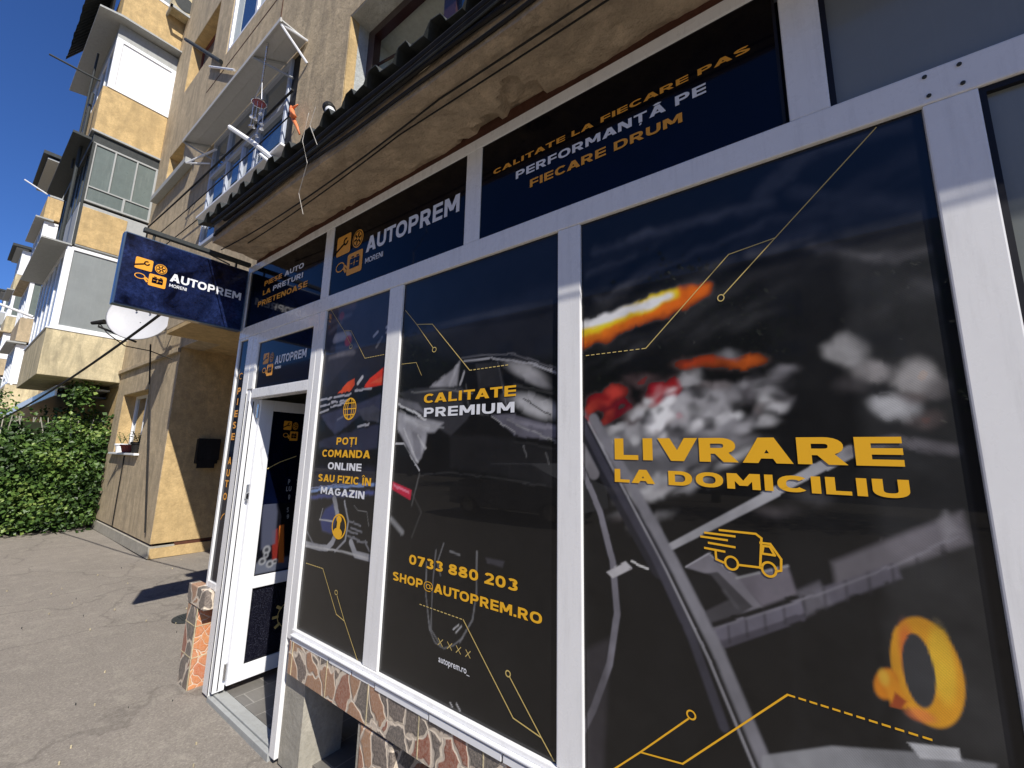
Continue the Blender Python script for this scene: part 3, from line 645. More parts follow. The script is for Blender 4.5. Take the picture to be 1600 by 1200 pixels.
side_window(b1, X1, YO+.05, MW, 3.96, 5.70, 'pvc', 'hazeglass', 1, .07); front_window(b1, XL, X1-.05, YO+.04, 3.96, 5.70, 'pvc', 'oldglass', 5, .09)
bx('side_canopy', XL, X1+.03, YO-.32, YO+.1, 5.705, 5.735, 'greymetal', b1)
b2 = balcony(X1, YO+.08, 5.74, .95, MW, 0, XL, 'greymetal')
bx('yellow_infill', X1-.02, X1+.012, YO+.14, .45, 5.77, 6.62, 'ochre', b2, .01)
bx('frame_post', X1-.05, X1+.02, YO+.09, YO+.13, 5.74, 8.1, 'darkmetal', b2)
side_window(b2, X1+.01, YO+.1, MW, 6.75, 8.12, 'greymetal', 'oldglass', 3, .04, 7.1); front_window(b2, XL, X1-.06, YO+.1, 6.75, 8.12, 'darkmetal', 'oldglass', 6, .06)
bx('eaves_sheet', XL, X1+.0, YO-.22, YO+.06, 8.14, 8.19, 'darkmetal', b2); bx('upper_fascia', XL, X1-.03, YO+.08, MW, 8.12, 8.38, 'darkmetal', b2)
b3 = balcony(X1, YO+.06, 8.38, 1.12, MW, 0, XL, 'ochre')
bx('slab_edge', XL, X1+.025, YO+.03, MW, 8.36, 8.40, 'greymetal', b3)
side_window(b3, X1+.01, YO+.12, MW, 9.52, 10.82, 'pvc', 'whitepanel', 1, .08); front_window(b3, XL, X1-.06, YO+.12, 9.52, 10.82, 'pvc', 'oldglass', 5, .08)
bx('canopy_box', XL, X1-.02, YO+.12, MW, 10.84, 11.2, 'greymetal', b3)
MB().prism([(YO-.25, 11.12), (YO+.12, 11.2), (MW, 11.24), (MW, 11.27), (YO+.12, 11.25), (YO-.25, 11.16)], 'x', XL+.2, X1+.22).build('canopy_sheet', M['greymetal'], b3)
b4 = balcony(X1, YO+.1, 11.28, 1.1, MW, 0, XL, 'ochre')
side_window(b4, X1, YO+.12, MW, 12.4, 13.8, 'pvc', 'hazeglass', 2, .07)
bx('side_sheet', XL, XL+2.6, YO+.02, YO+.06, 11.4, 13.9, 'greymetal', b4)
corrugated('sunshade', XL+.1, X1-.3, YO-.42, 12.0, YO+.05, 12.9, .16, .04, 'darkmetal', b4)
# parapet downpipe and posts on the outer corner
m = MB(); m.tube([(X1-.5, YO-.03, 5.8), (X1-.5, YO-.03, 9.5)], .03); m.tube([(X1-1.2, YO-.05, 7.9), (X1-1.2, YO-.03, 11)], .02); m.build('drainpipe', M['darkmetal'], ab)
# far balcony columns
for ci, (X, xl, yo) in enumerate(((-26, -29.6, -.12), (-40, -43.5, -.05), (-53, -56, 0))):
    for k, zf in enumerate((3.05, 5.8, 8.5, 11.25)):
        b = balcony(X, yo, zf, .98 if k else .95, MW, 0, xl, ('cream', 'wall', 'ochre', 'ochre')[k] if ci == 0 else ('cream', 'greymetal', 'wall', 'cream')[(k+ci) % 4])
        if ci == 0 and k == 3: 
            side_window(b, X, yo+.05, MW, zf+1.0, zf+1.6, 'greymetal', 'greymetal', 1); bx('canopy', xl, X+.2, yo-.25, MW, zf+2.55, zf+2.62, 'greymetal', b); continue
        side_window(b, X, yo+.05, MW, zf+1.0, zf+2.62, 'pvc', 'whitepanel' if (k+ci) % 2 == 0 else 'oldglass', 2 if k == 1 else 1, .09)
        front_window(b, xl, X-.05, yo+.05, zf+1.0, zf+2.62, 'pvc', 'oldglass', 4, .1)
        bx('canopy', xl, X+.15, yo-.22, yo+.3, zf+2.64, zf+2.7, 'wall' if k == 1 else 'greymetal', b)
    bx('balcony_roof', xl, X+.3, yo-.4, MW, 13.95, 14.1, 'darkmetal', ab)

# ------------------------------------------------------------------ shopfront
sh = thing('shopfront', (-1.7, 0, 0), 'glazed auto parts shopfront in white frames under the crumbling balcony slab', 'shopfront')
def frame(*rects, name='frame', mat='aluminium', y0=0, y1=.07, bev=.004, parent=None):
    m = MB()
    for i, (x0, x1, z0, z1) in enumerate(rects): m.box(x0, x1, y0, y1, z0, z1, bev)
    return m.build(name, M[mat], parent or sh)
ZS, ZT, ZU, ZH = .683, 2.512, 2.605, 3.075
frame((-3.70, 5, 3.076, 3.13), name='header')
frame((-3.70, 5, 2.513, 2.604), name='transom', y0=-.002)
for q_ in ((-2.505, -2.412, ZU, ZH), (-1.262, -1.167, ZU, ZH), (.004, .098, ZU, ZH), (2.4, 2.49, ZU, ZH)): frame(q_, name='upper_mullion', y0=.001)
frame((-1.787, -1.677, ZS, ZT), name='mullion'); frame((-.757, -.662, ZS, ZT), name='mullion'); frame((.268, .362, ZS, ZT), name='mullion'); frame((2.0, 2.1, ZS, ZT), name='mullion')
frame((-2.545, -2.484, .02, ZT), (-2.481, -2.414, ZS-.06, ZT), name='door_post', y0=-.001)
frame((-2.43, 5, .645, .682), name='sill_bar', y0=-.004); frame((-2.41, 5, .655, .665), name='drip_edge', y0=-.022, y1=-.005, mat='pvc')
frame((-3.705, -3.672, .64, ZT), (-3.522, -3.43, .02, ZT), (-3.427, -3.345, 2.09, ZT), (-3.672, -3.522, .655, .705), (-3.672, -3.522, 2.495, ZT), name='door_jamb', y0=-.001)
frame((-3.427, -3.375, .05, 2.09), name='door_jamb', mat='pvc', y0=.004, y1=.075)
frame((-3.345, -2.545, 2.436, ZT), (-3.345, -2.545, 2.02, 2.088), (-3.345, -3.33, 2.088, 2.436), name='transom_light_frame', y0=0, y1=.07)
bx('side_wall', -3.72, -3.66, .075, 3.4, 0, 3.0, 'concrete', sh)
frame((-3.9, -3.0, .0, .004), name='threshold', y0=.2, y1=.25) if False else None
m = MB(); m.box(-3.42, -2.545, -.006, .022, -.02, .028, .004); m.box(-3.42, -2.545, .024, .05, -.02, .036, .003); m.box(-3.42, -2.545, .052, .1, -.02, .026); m.build('threshold', M['greymetal'], sh)
frame((-3.4305, -3.4265, .03, 2.06), (-3.3755, -3.3715, .06, 2.0), name='seam', mat='gasket', y0=-.003, y1=.001, bev=0); bx('seam', -3.3755, -3.372, .03, .036, .06, 2.0, 'gasket', sh)
sc_ = MB()
for u in [(0.2791,2.5856),(0.3383,2.5855),(0.2813,2.5318),(0.3389,2.5341)]: sc_.lathe((u[0], -.0035, u[1]), [(.0045, -.002), (.0045, .002), (.001, .003)], Vector((0, -1, 0)), 8)
sc_.build('screw', M['darkmetal'], sh)
# sign panels of the upper row
def pane(name, x0, x1, z0, z1, mat, y=.012, th=.01): return bx(name, x0-.004, x1+.004, y, y+th, z0-.004, z1+.004, mat, sh)
PF = ('y', .0105)
s1 = pane('sign_panel', -3.645, -2.505, ZU, ZH, 'panel', .006); s2 = pane('sign_panel', -2.412, -1.262, ZU, ZH, 'panel', .006)
s3 = pane('sign_panel', -1.167, -.012, ZU, ZH, 'panel', .006); g4 = pane('fanlight', .112, 2.4, ZU, ZH, 'greyglass', .02)
bx('trim_edge', -3.69, -3.646, -.002, .02, ZU, ZH, 'aluminium', sh)
frame((-.012, -.004, ZU, ZH), name='gasket', mat='gasket', y0=-.001, y1=.03, bev=0); frame((.098, .112, ZU, ZH), name='gasket', mat='gasket', y0=.006, y1=.03, bev=0)
P1 = ('y', .0045-.0005)
lettering(s1, [('PIESE', 'orange'), ('AUTO', 'white')], (-3.3702,2.8957), (-2.7743,2.9343), P1)
lettering(s1, [('LA', 'orange'), ('PREȚURI', 'white')], (-3.3776,2.8218), (-2.7721,2.8608), P1)
lettering(s1, [('PRIETENOASE', 'orange')], (-3.4431,2.7392), (-2.6966,2.7819), P1)
lettering(s2, [('AUTOPREM', 'white')], (-2.0467,2.7939), (-1.3009,2.8889), P1); lettering(s2, [('MORENI', 'white')], (-2.0448,2.7249), (-1.8791,2.7572), P1, .16)
logo(s2, ((-2.3664,2.8447)[0], (-2.2167,2.6939)[1]), ((-2.0763,2.8367)[0], (-2.2197,2.9815)[1]), P1)
lettering(s3, [('CALITATE LA FIECARE PAS', 'orange')], (-1.0957,2.8995), (-0.0758,2.9236), P1)
lettering(s3, [('PERFORMANȚĂ PE', 'white')], (-0.9688,2.8247), (-0.2059,2.8614), P1)
lettering(s3, [('FIECARE DRUM', 'orange')], (-0.8944,2.7555), (-0.2828,2.7918), P1)
# window panes with printed film
PY = ('y', .012)
# window 3, right
p = Print(-.662, .268, ZS, ZT, .0035, g(19, 19, 22))
cb = g(62, 62, 74)
for a, r, c, al in (("x", 0, 0, 0),): pass
for pts, r, c, al in (
    ([(-0.6006,2.3844),(-0.3109,2.3886),(-0.0651,2.3745)], .014, g(70, 72, 84), .7), ([(-0.6395,2.3006),(-0.46,2.3249)], .006, g(95, 97, 108), .6), ([(-0.4693,2.3935),(-0.4138,2.3995)], .012, g(90, 92, 102), .6),
    ([(-0.6031,2.1951),(-0.3359,2.268),(-0.0688,2.322),(0.1139,2.3047)], .008, g(75, 74, 90), .6), ([(-0.1064,2.2351),(0.0298,2.2604)], .02, g(78, 76, 92), .7), ([(0.0251,2.2029),(0.1834,2.1404),(0.2385,2.1362)], .007, g(120, 112, 125), .65),
    ([(-0.0781,2.4158),(0.034,2.4892)], .025, g(66, 68, 82), .6), ([(0.2207,2.0692),(0.2601,2.0443)], .01, g(88, 84, 96), .6), ([(-0.0542,2.5295),(0.2401,2.4749)], .02, g(54, 56, 70), .8),
    ([(-0.0033,2.3867),(0.28,2.2275)], .018, g(50, 53, 66), .7)): p.cap(pts, r, .035, c, al)
# flame
p.cap([(-0.7322,2.0374),(-0.4445,2.1131),(-0.2743,2.1508)], .032, .035, g(190, 70, 10), 1, .026); p.cap([(-0.3221,2.1361),(-0.2469,2.1508)], .022, .03, g(200, 90, 20), .8)
p.cap([(-0.7323,2.0738),(-0.4437,2.1394),(-0.3503,2.1591)], .022, .012, g(250, 190, 20), 1, .017); p.cap([(-0.7323,2.1104),(-0.4873,2.1414),(-0.3706,2.1506)], .013, .012, g(205, 205, 210), 1, .008)
p.cap([(-0.7322,2.0302),(-0.557,2.0815)], .012, .012, g(255, 215, 60), .8)
# blurred coloured parts
for e, c, al in (((-0.5962,1.8334,0.05145,0.0284), g(120,20,26), 1), ((-0.5133,1.8034,0.0521,0.0251), g(95,18,32), 1), ((-0.5385,1.8579,0.03125,0.0193), g(190,60,50), .9), ((-0.3924,1.8417,0.05485,0.02805), g(140,22,35), 1), ((-0.3529,1.8648,0.0303,0.02765), g(135,24,28), 1),
    ((-0.4513,1.8913,0.0457,0.01665), g(110,45,45), .8), ((-0.2413,1.9262,0.0687,0.01525), g(150,62,22), 1), ((-0.1431,1.9186,0.0342,0.0145), g(205,95,30), 1), ((-0.3123,1.9343,0.02205,0.0138), g(120,40,25), .8), ((-0.1978,1.9457,0.01975,0.01125), g(140,140,150), .8),
    ((-0.3001,1.8819,0.0325,0.0233), g(165,160,165), .9), ((-0.4867,1.7569,0.0295,0.03685), g(170,165,170), .8), ((-0.5636,1.7252,0.03595,0.0252), g(150,145,152), .7), ((-0.3759,1.7676,0.0688,0.03125), g(150,145,155), .8), ((-0.2826,1.8021,0.07735,0.04145), g(165,160,168), .85), ((-0.2131,1.826,0.0428,0.0293), g(150,142,152), .8),
    ((-0.2427,1.7449,0.0839,0.0255), g(160,155,165), .8), ((-0.4371,1.6999,0.09625,0.0355), g(140,135,145), .8), ((-0.2845,1.7646,0.0175,0.02615), g(50,48,55), .9), ((-0.1329,1.8385,0.0395,0.0353), g(100,84,98), .8), ((-0.0831,1.8089,0.02295,0.0239), g(130,110,120), .6), ((-0.3797,1.671,0.1329,0.0191), g(150,145,155), .7), ((-0.1884,1.6995,0.0631,0.01755), g(120,112,122), .7),
    ((-0.4615,1.5626,0.0886,0.0309), g(120,115,125), .6), ((-0.3459,1.5971,0.0363,0.01475), g(95,60,65), .8), ((-0.0275,1.5578,0.03375,0.01545), g(90,84,94), .6), ((-0.1112,1.5193,0.0368,0.01285), g(100,80,90), .6),
    ((0.0691,1.9168,0.03695,0.04205), g(195,188,184), .95), ((0.1077,1.8627,0.035,0.02495), g(190,172,165), .85), ((0.1888,1.8442,0.03585,0.04135), g(190,176,166), .95), ((0.2167,1.8124,0.02635,0.023), g(130,110,108), .7), ((0.1417,1.7758,0.0376,0.0268), g(200,200,203), .9), ((0.1765,1.7977,0.017,0.01465), g(120,75,60), .8), ((0.1925,1.7488,0.01855,0.01145), g(150,90,70), .6), ((0.0712,1.8312,0.02665,0.01575), g(105,88,92), .6)):
    p.ell(e, .028, c, al)
p.poly([(-0.6686,1.8107),(-0.5866,1.7001),(-0.4377,1.6802),(-0.2333,1.7629),(-0.1376,1.7684),(-0.2054,1.6819),(-0.4416,1.5638),(-0.5883,1.5959),(-0.6697,1.6352)], .03, g(120,116,128), .55)
# dark band and pale specular band, glass reflections painted into the print
p.poly([(-0.0822,2.3565),(0.1308,2.2807),(0.049,0.9927),(-0.1157,0.9253)], .012, g(26, 28, 32), .35); p.poly([(0.0788,2.3547),(0.275,2.2784),(0.2732,1.0844),(0.0909,1.0099)], .05, g(70, 72, 74), .28)
# crowd of out-of-focus parts
rs_ = np.random.RandomState(11); A_, B_ = (-0.6451,1.7001), (-0.0516,1.8495); pal = [(200, 196, 198), (170, 165, 172), (120, 112, 124), (60, 56, 64), (215, 212, 210), (150, 120, 120), (38, 36, 44)]
for k in range(150):
    u, v = rs_.rand(), rs_.rand(); x_, z_ = A_[0]+(B_[0]-A_[0])*u, A_[1]+(B_[1]-A_[1])*v+.07*(u-.4)
    c_ = pal[rs_.randint(7)] if u > .28 or v < .35 else [(120, 16, 30), (90, 14, 26), (150, 50, 40), (44, 14, 20)][rs_.randint(4)]
    p.ell((x_, z_, rs_.uniform(.008, .028), rs_.uniform(.006, .016)), .016, g(*c_), .75, rs_.uniform(0, 40))
for k in range(40):
    u = rs_.rand(); a_, b_ = (-0.5461,1.498), (-0.1457,1.6484); x_, z_ = a_[0]+(b_[0]-a_[0])*u, a_[1]+(b_[1]-a_[1])*u+rs_.normal(0, .03)
    p.ell((x_, z_, rs_.uniform(.015, .05), rs_.uniform(.005, .012)), .02, g(*pal[rs_.randint(7)]), .45, 30)
for k in range(46):
    u, v = rs_.rand(), rs_.rand(); a_, b_ = (-0.6059,1.9859), (0.3172,2.3766); x_, z_ = a_[0]+(b_[0]-a_[0])*u, a_[1]+(b_[1]-a_[1])*v
    c_ = rs_.choice([34, 44, 56, 70]); p.ell((x_, z_, rs_.uniform(.03, .12), rs_.uniform(.005, .018)), .035, g(c_, c_-2, c_+5), .45, rs_.uniform(8, 28))
# the flame again, over the haze
p.cap([(-0.7322,2.0374),(-0.4445,2.1131),(-0.2743,2.1508)], .032, .03, g(205, 100, 20), .9, .026); p.cap([(-0.3221,2.1361),(-0.2466,2.1569)], .02, .022, g(205, 95, 25), .8)
p.cap([(-0.7323,2.0738),(-0.4438,2.135),(-0.3406,2.157)], .026, .014, g(250, 180, 30), 1, .02); p.cap([(-0.7323,2.0982),(-0.4875,2.1324),(-0.3506,2.1527)], .017, .012, g(225, 222, 220), 1, .011)
p.cap([(-0.224,1.928),(-0.1201,1.916)], .006, .016, g(165, 75, 28), .8); p.cap([(-0.3127,1.9264),(-0.2411,1.93)], .007, .012, g(160, 55, 25), .9)
for a_ in ([(-0.0091,2.3889),(-0.0438,1.6831),(-0.0803,0.9398)], [(0.0714,2.3954),(0.0434,1.6838),(0.0106,0.977)], [(0.0819,2.391),(0.058,1.6839),(0.0273,0.9838)]): p.cap(a_, .0015, .003, g(10), .55)
# rods, belt, brackets
p.finish(.009, .006, 3)
p.cap([(-0.3817,1.3933),(-0.1531,1.5383),(0.0573,1.6763)], .0095, .006, g(158, 157, 162), 1, .014); p.cap([(0.0573,1.6763),(0.1396,1.699),(0.23,1.6783)], .012, .02, g(112, 105, 112), .7)
p.poly([(-0.0022,1.412),(0.1183,1.4856),(0.2302,1.5515),(0.237,1.4881),(0.1115,1.4168),(0.0037,1.342)], .02, g(118, 110, 120), .75); p.poly([(0.1942,1.5282),(0.2062,1.5493),(0.2211,1.5117),(0.199,1.4829)], .02, g(140,135,142), .7)
p.poly([(-0.2808,1.1964),(-0.073,1.312),(-0.0623,1.2854),(-0.2752,1.1554)], .008, g(98, 92, 112), .95); p.poly([(-0.0453,1.3393),(0.1129,1.4305),(0.1201,1.3983),(-0.0232,1.3082)], .012, g(92, 86, 104), .85); p.poly([(-0.2667,1.1685),(-0.0597,1.286),(-0.0663,1.2673),(-0.26,1.1501)], .006, g(70, 64, 82), .9)
p.poly([(-0.3396,1.3441),(-0.2784,1.391),(-0.2102,1.3465),(-0.1562,1.2794),(-0.28,1.2125),(-0.3116,1.2261),(-0.2293,1.2825),(-0.2733,1.3353)], .008, g(122, 116, 128), .9); p.poly([(-0.2107,1.3385),(-0.0933,1.3898),(-0.0784,1.3255),(-0.1562,1.2794)], .012, g(110, 100, 115), .85); p.poly([(-0.0778,1.3329),(-0.0308,1.3638),(-0.0103,1.318),(-0.0629,1.2781)], .016, g(100, 95, 108), .7)
p.poly([(-0.3233,1.3265),(-0.2567,1.3465),(-0.1779,1.2747),(-0.2813,1.1884),(-0.3611,1.2518)], .006, g(20, 20, 24), .75)
for k in range(11):      # ribs of the dark rail
    a_, b_ = (-0.2564,1.2134), (0.2185,1.4882); c_, d_ = (-0.2546,1.1639), (0.2186,1.4475); u = (k+.4)/11
    p.cap([(a_[0]+(b_[0]-a_[0])*u, a_[1]+(b_[1]-a_[1])*u), (c_[0]+(d_[0]-c_[0])*u, c_[1]+(d_[1]-c_[1])*u)], .003, .008, g(40, 38, 46), .55)
p.cap([(-0.2776,1.1972),(-0.0732,1.309),(0.1122,1.4236),(0.2197,1.4986)], .002, .008, g(130, 126, 138), .6); p.cap([(-0.3395,1.3458),(-0.2768,1.3913),(-0.2251,1.3519)], .002, .004, g(180, 176, 186), .7); p.cap([(-0.2107,1.3385),(-0.0934,1.3883)], .003, .005, g(160), .6)
for a_ in ([(-0.4377,1.6802),(-0.3053,1.6997)], [(-0.4594,1.6307),(-0.3431,1.6584)], [(-0.1372,1.3518),(-0.1189,1.3173)], [(-0.2436,1.3003),(-0.2151,1.2666)]): p.cap(a_, .004, .012, g(95, 92, 100), .45)
p.cap([(-0.669,1.7551),(-0.5451,1.5476),(-0.4117,1.3285)], .03, .008, g(32, 32, 44), 1); p.cap([(-0.6205,1.7756),(-0.492,1.5608),(-0.3744,1.3522),(-0.268,1.1449),(-0.1687,0.9036)], .0165, .014, g(118, 116, 126), 1); p.cap([(-0.6373,1.7652),(-0.5134,1.5398),(-0.3936,1.3228),(-0.2927,1.1225),(-0.1964,0.8923)], .003, .008, g(165, 163, 172), .75)
p.cap([(-0.6688,1.7772),(-0.5769,1.6066),(-0.4292,1.3613),(-0.3314,1.1598),(-0.263,0.9658)], .012, .01, g(58, 56, 76), .8)
p.cap([(-0.6699,1.6138),(-0.6014,1.4731),(-0.5604,1.3223),(-0.5488,1.1761),(-0.5766,1.0258),(-0.6312,0.8856),(-0.6752,0.8)], .010, .006, g(112, 108, 122), 1); p.cap([(-0.6695,1.6784),(-0.6226,1.5944)], .02, .01, g(125, 120, 128), .8)
p.poly([(-0.5824,1.2902),(-0.5186,1.329),(-0.4988,1.3138),(-0.5614,1.275)], .006, g(185,180,182), .9); p.cap([(-0.4983,1.3323),(-0.4496,1.3221)], .003, .004, g(210,205,200), .8)
p.poly([(-0.6736,1.035),(-0.5753,1.0975),(-0.6022,0.7263),(-0.6759,0.6962)], .03, g(58, 52, 62), .6)
p.poly([(-0.18,0.9332),(-0.0369,1.0084),(0.1048,1.0506),(0.2241,1.0751),(0.2221,1.0582),(-0.1829,0.891)], .008, g(140, 142, 146), .8); p.poly([(0.0966,1.0652),(0.1735,1.0829),(0.1755,1.0612),(0.1136,1.0423)], .006, g(205, 206, 208), .8)
# yellow cable clip
p.ell((0.1405,1.2161,0.056,0.1058), .006, g(200, 140, 34)); p.ell((0.1664,1.2358,0.0194,0.07225), .012, g(208, 172, 50), .7); p.ell((0.1152,1.2487,0.0135,0.05175), .014, g(190, 90, 45), .8); p.ell((0.1223,1.1258,0.0221,0.0124), .012, g(200, 110, 60), .7)
p.ell((0.1284,1.2126,0.02535,0.07105), .004, g(50, 52, 56)); p.ell((0.0726,1.1708,0.0194,0.0338), .008, g(190, 115, 25), 1, -20); p.poly([(0.066,1.1903),(0.0818,1.2014),(0.0952,1.1703),(0.1069,1.1471),(0.1012,1.1306),(0.0768,1.1297)], .01, g(200, 130, 30)); p.ell((0.0695,1.1825,0.00865,0.0157), .01, g(225, 170, 60), .7); p.poly([(0.0859,1.1587),(0.1028,1.1457),(0.0929,1.1278),(0.0744,1.1264)], .006, g(140, 62, 30))
p.finish(.0012, 0, 4)
p.cap([(-.655, ZS), (-.655, ZT)], .002, .003, g(10)); p.cap([(.262, ZS), (.262, ZT)], .012, .004, g(8, 8, 12)); p.cap([(-.7, ZT-.004), (.3, ZT-.004)], .010, .004, g(8, 8, 12))
w3 = p.mesh('window_pane', PY, 'print', sh)
# window 2, middle
p = Print(-1.677, -.757, ZS, ZT, .005, g(19, 19, 21))
p.poly([(-1.666,2.4877),(-0.7552,2.4986),(-0.7537,2.0039),(-1.3247,2.0734),(-1.6419,2.2441)], .06, g(22, 26, 40), .8); p.cap([(-1.6023,2.2378),(-1.107,2.2577),(-0.7884,2.2727)], .03, .08, g(48, 52, 66), .6)
def Z2(s): return s
p.poly([(-1.4456,1.9573),(-1.3016,2.0267),(-1.2607,2.0627),(-1.2731,1.9461)], .02, g(150, 148, 158), .85); p.cap([(-1.3169,1.9555),(-1.2748,2.0383)], .006, .02, g(190,188,196), .5)
p.poly([(-1.6706,1.9466),(-1.5301,1.961),(-1.2383,1.9405),(-1.1592,1.8336),(-1.3019,1.7286),(-1.4719,1.8037)], .015, g(52, 52, 60), .8); p.poly([(-1.6679,1.9208),(-1.5234,1.887),(-1.4657,1.8331),(-1.6631,1.8761)], .02, g(105, 104, 116), .8)
p.poly([(-1.6654,1.8509),(-1.5169,1.8142),(-1.3453,1.7854),(-1.3993,1.7439),(-1.4495,1.7417),(-1.4542,1.6955),(-1.4786,1.6291),(-1.5067,1.6025),(-1.5867,1.6865),(-1.6609,1.7633)], .02, g(150, 149, 158), .95); p.poly([(-1.5566,1.7552),(-1.4874,1.7305),(-1.4786,1.6291),(-1.5223,1.6282)], .02, g(105, 104, 116), .7); p.cap([(-1.6091,1.8175),(-1.4472,1.765)], .012, .03, g(190, 190, 196), .6)
p.cap([(-1.6641,1.8856),(-1.5659,1.8526),(-1.4633,1.8035)], .005, .006, g(205, 206, 212), .8)
p.cap([(-1.2373,2.057),(-1.0986,2.0542),(-0.9648,2.027),(-0.8577,1.9965),(-0.7644,1.957)], .0045, .004, g(140, 140, 150), .95); p.cap([(-1.2536,2.0735),(-1.1347,2.0726),(-0.9655,2.0534),(-0.759,1.9684)], .003, .006, g(90, 90, 100), .8)
p.poly([(-1.2481,1.9781),(-1.2135,2.0371),(-1.0298,2.0322),(-0.7643,1.945),(-0.7637,1.8151),(-0.9909,1.8257),(-1.2324,1.837)], .02, g(13, 13, 16), .8); p.cap([(-1.2541,1.9502),(-1.2344,2.0052)], .005, .008, g(170, 168, 175), .8); p.cap([(-1.0465,2.0315),(-0.9909,1.8257)], .0025, .004, g(120, 120, 130), .8)
p.ell((-0.9079,1.9768,0.0911,0.028), .035, g(150, 148, 152), .85, -25); p.ell((-0.8481,1.931,0.052,0.0148), .02, g(120, 118, 124), .8, -25)
p.ell((-0.8612,1.839,0.0983,0.034), .04, g(175, 174, 178), .95, -20); p.ell((-0.9925,1.8819,0.03195,0.02055), .03, g(90,90,98), .6)
p.cap([(-0.9148,1.8717),(-0.7906,1.7976)], .0025, .003, g(20), .9)
p.poly([(-1.0717,1.8087),(-0.9591,1.8092),(-0.7635,1.7596),(-0.7633,1.7139),(-0.8678,1.7146),(-0.957,1.7299)], .012, g(92, 88, 108), .95); p.cap([(-1.0715,1.8035),(-0.9511,1.7372)], .002, .004, g(170), .7); p.poly([(-0.9901,1.8004),(-0.7635,1.7528),(-0.7634,1.7413),(-0.9582,1.7744)], .01, g(120,116,135), .7)
p.cap([(-1.6679,1.6924),(-1.6059,1.6924),(-1.4865,1.5717)], .0035, .004, g(185, 185, 190), .9); p.poly([(-1.6056,1.6894),(-1.576,1.6716),(-1.5038,1.571),(-1.5296,1.47),(-1.5831,1.4663),(-1.6652,1.5349),(-1.6801,1.6708)], .01, g(18, 18, 22), .8); p.cap([(-1.4853,1.5575),(-1.5243,1.414)], .004, .006, g(90), .6)
p.poly([(-1.6773,1.5134),(-1.5307,1.4812),(-1.5352,1.4356),(-1.6781,1.4776)], .006, g(175, 25, 55), 1); p.poly([(-1.6616,1.5023),(-1.5478,1.4744),(-1.5467,1.4631),(-1.6603,1.4905)], .004, g(230,120,140), .8)
p.cap([(-1.6625,1.3383),(-1.5788,1.291)], .012, .02, g(150, 152, 156), .7); p.cap([(-0.9109,1.6885),(-0.8955,1.6483)], .003, .004, g(150), .7); p.cap([(-0.8113,1.6659),(-0.7973,1.6207)], .003, .004, g(130), .7)
for pts, r in (([(-1.4076,1.1861),(-1.4011,1.0598),(-1.3671,0.9314)], .004), ([(-1.3532,1.246),(-1.3645,1.0921),(-1.3596,0.9332),(-1.3003,0.8887)], .003), ([(-1.125,1.2718),(-1.1207,1.1161),(-1.1357,1.0217),(-1.1972,0.9272)], .004), ([(-1.3671,0.9314),(-1.3337,0.8918),(-1.2817,0.8819),(-1.2303,0.9071),(-1.1814,0.9471)], .003), ([(-1.3095,1.2776),(-1.3417,1.1967),(-1.3193,1.1503)], .003), ([(-1.2706,1.2529),(-1.2161,1.2462)], .004)): p.cap(pts, r, .004, g(125, 127, 132), .6)
for pts in ([(-1.2339,0.9639),(-1.2076,0.9865)], [(-1.2195,0.9559),(-1.1904,0.986)], [(-1.2344,0.7037),(-1.2235,0.6942)], [(-1.201,0.7104),(-1.1834,0.6947)]): p.cap(pts, .003, .003, g(190), .7)
p.poly([(-1.0818,1.2571),(-0.9887,1.2579),(-0.997,1.2342),(-1.0715,1.2402)], .01, g(62,60,74), .7)
for a_, r_, c_ in (([(-1.5741,1.9396),(-1.3563,1.9413),(-1.181,1.911)], .004, 120), ([(-1.6514,1.8566),(-1.4694,1.7742),(-1.3437,1.7628)], .003, 150), ([(-1.6136,1.7685),(-1.5487,1.6718),(-1.4985,1.6085)], .004, 200), ([(-1.5094,1.7308),(-1.4523,1.6725)], .006, 185), ([(-1.2198,1.9474),(-1.1953,1.8353),(-1.0886,1.8093)], .003, 85), ([(-1.1501,2.0187),(-1.1358,1.9403)], .004, 70), ([(-0.9622,1.9258),(-0.7803,1.8819)], .004, 60), ([(-0.9897,1.7878),(-0.7633,1.7003)], .003, 150), ([(-0.9563,1.7055),(-0.7632,1.6777)], .004, 50), ([(-1.5296,1.47),(-1.458,1.3923),(-1.5113,1.2773)], .004, 62), ([(-1.4848,1.5519),(-1.2916,1.5712),(-1.0784,1.5625),(-0.7835,1.5432)], .003, 58)): p.cap(a_, r_, .008, g(c_), .6)
p.poly([(-1.1691,2.0376),(-1.0431,2.0311),(-1.0068,1.9295),(-1.1457,1.9248)], .01, g(44, 44, 50), .8); p.poly([(-1.3023,1.7342),(-1.0194,1.7207),(-0.7631,1.6664),(-0.7626,1.5445),(-1.0789,1.5749),(-1.293,1.5926)], .03, g(34, 34, 38), .6)
p.finish(.0012, .0, 5)
p.cap([(-1.673, ZS), (-1.673, ZT)], .004, .004, g(10)); p.cap([(-.761, ZS), (-.761, ZT)], .006, .004, g(8)); p.cap([(-1.7, ZT-.003), (-.7, ZT-.003)], .007, .004, g(8, 8, 12))
w2 = p.mesh('window_pane', PY, 'print', sh)
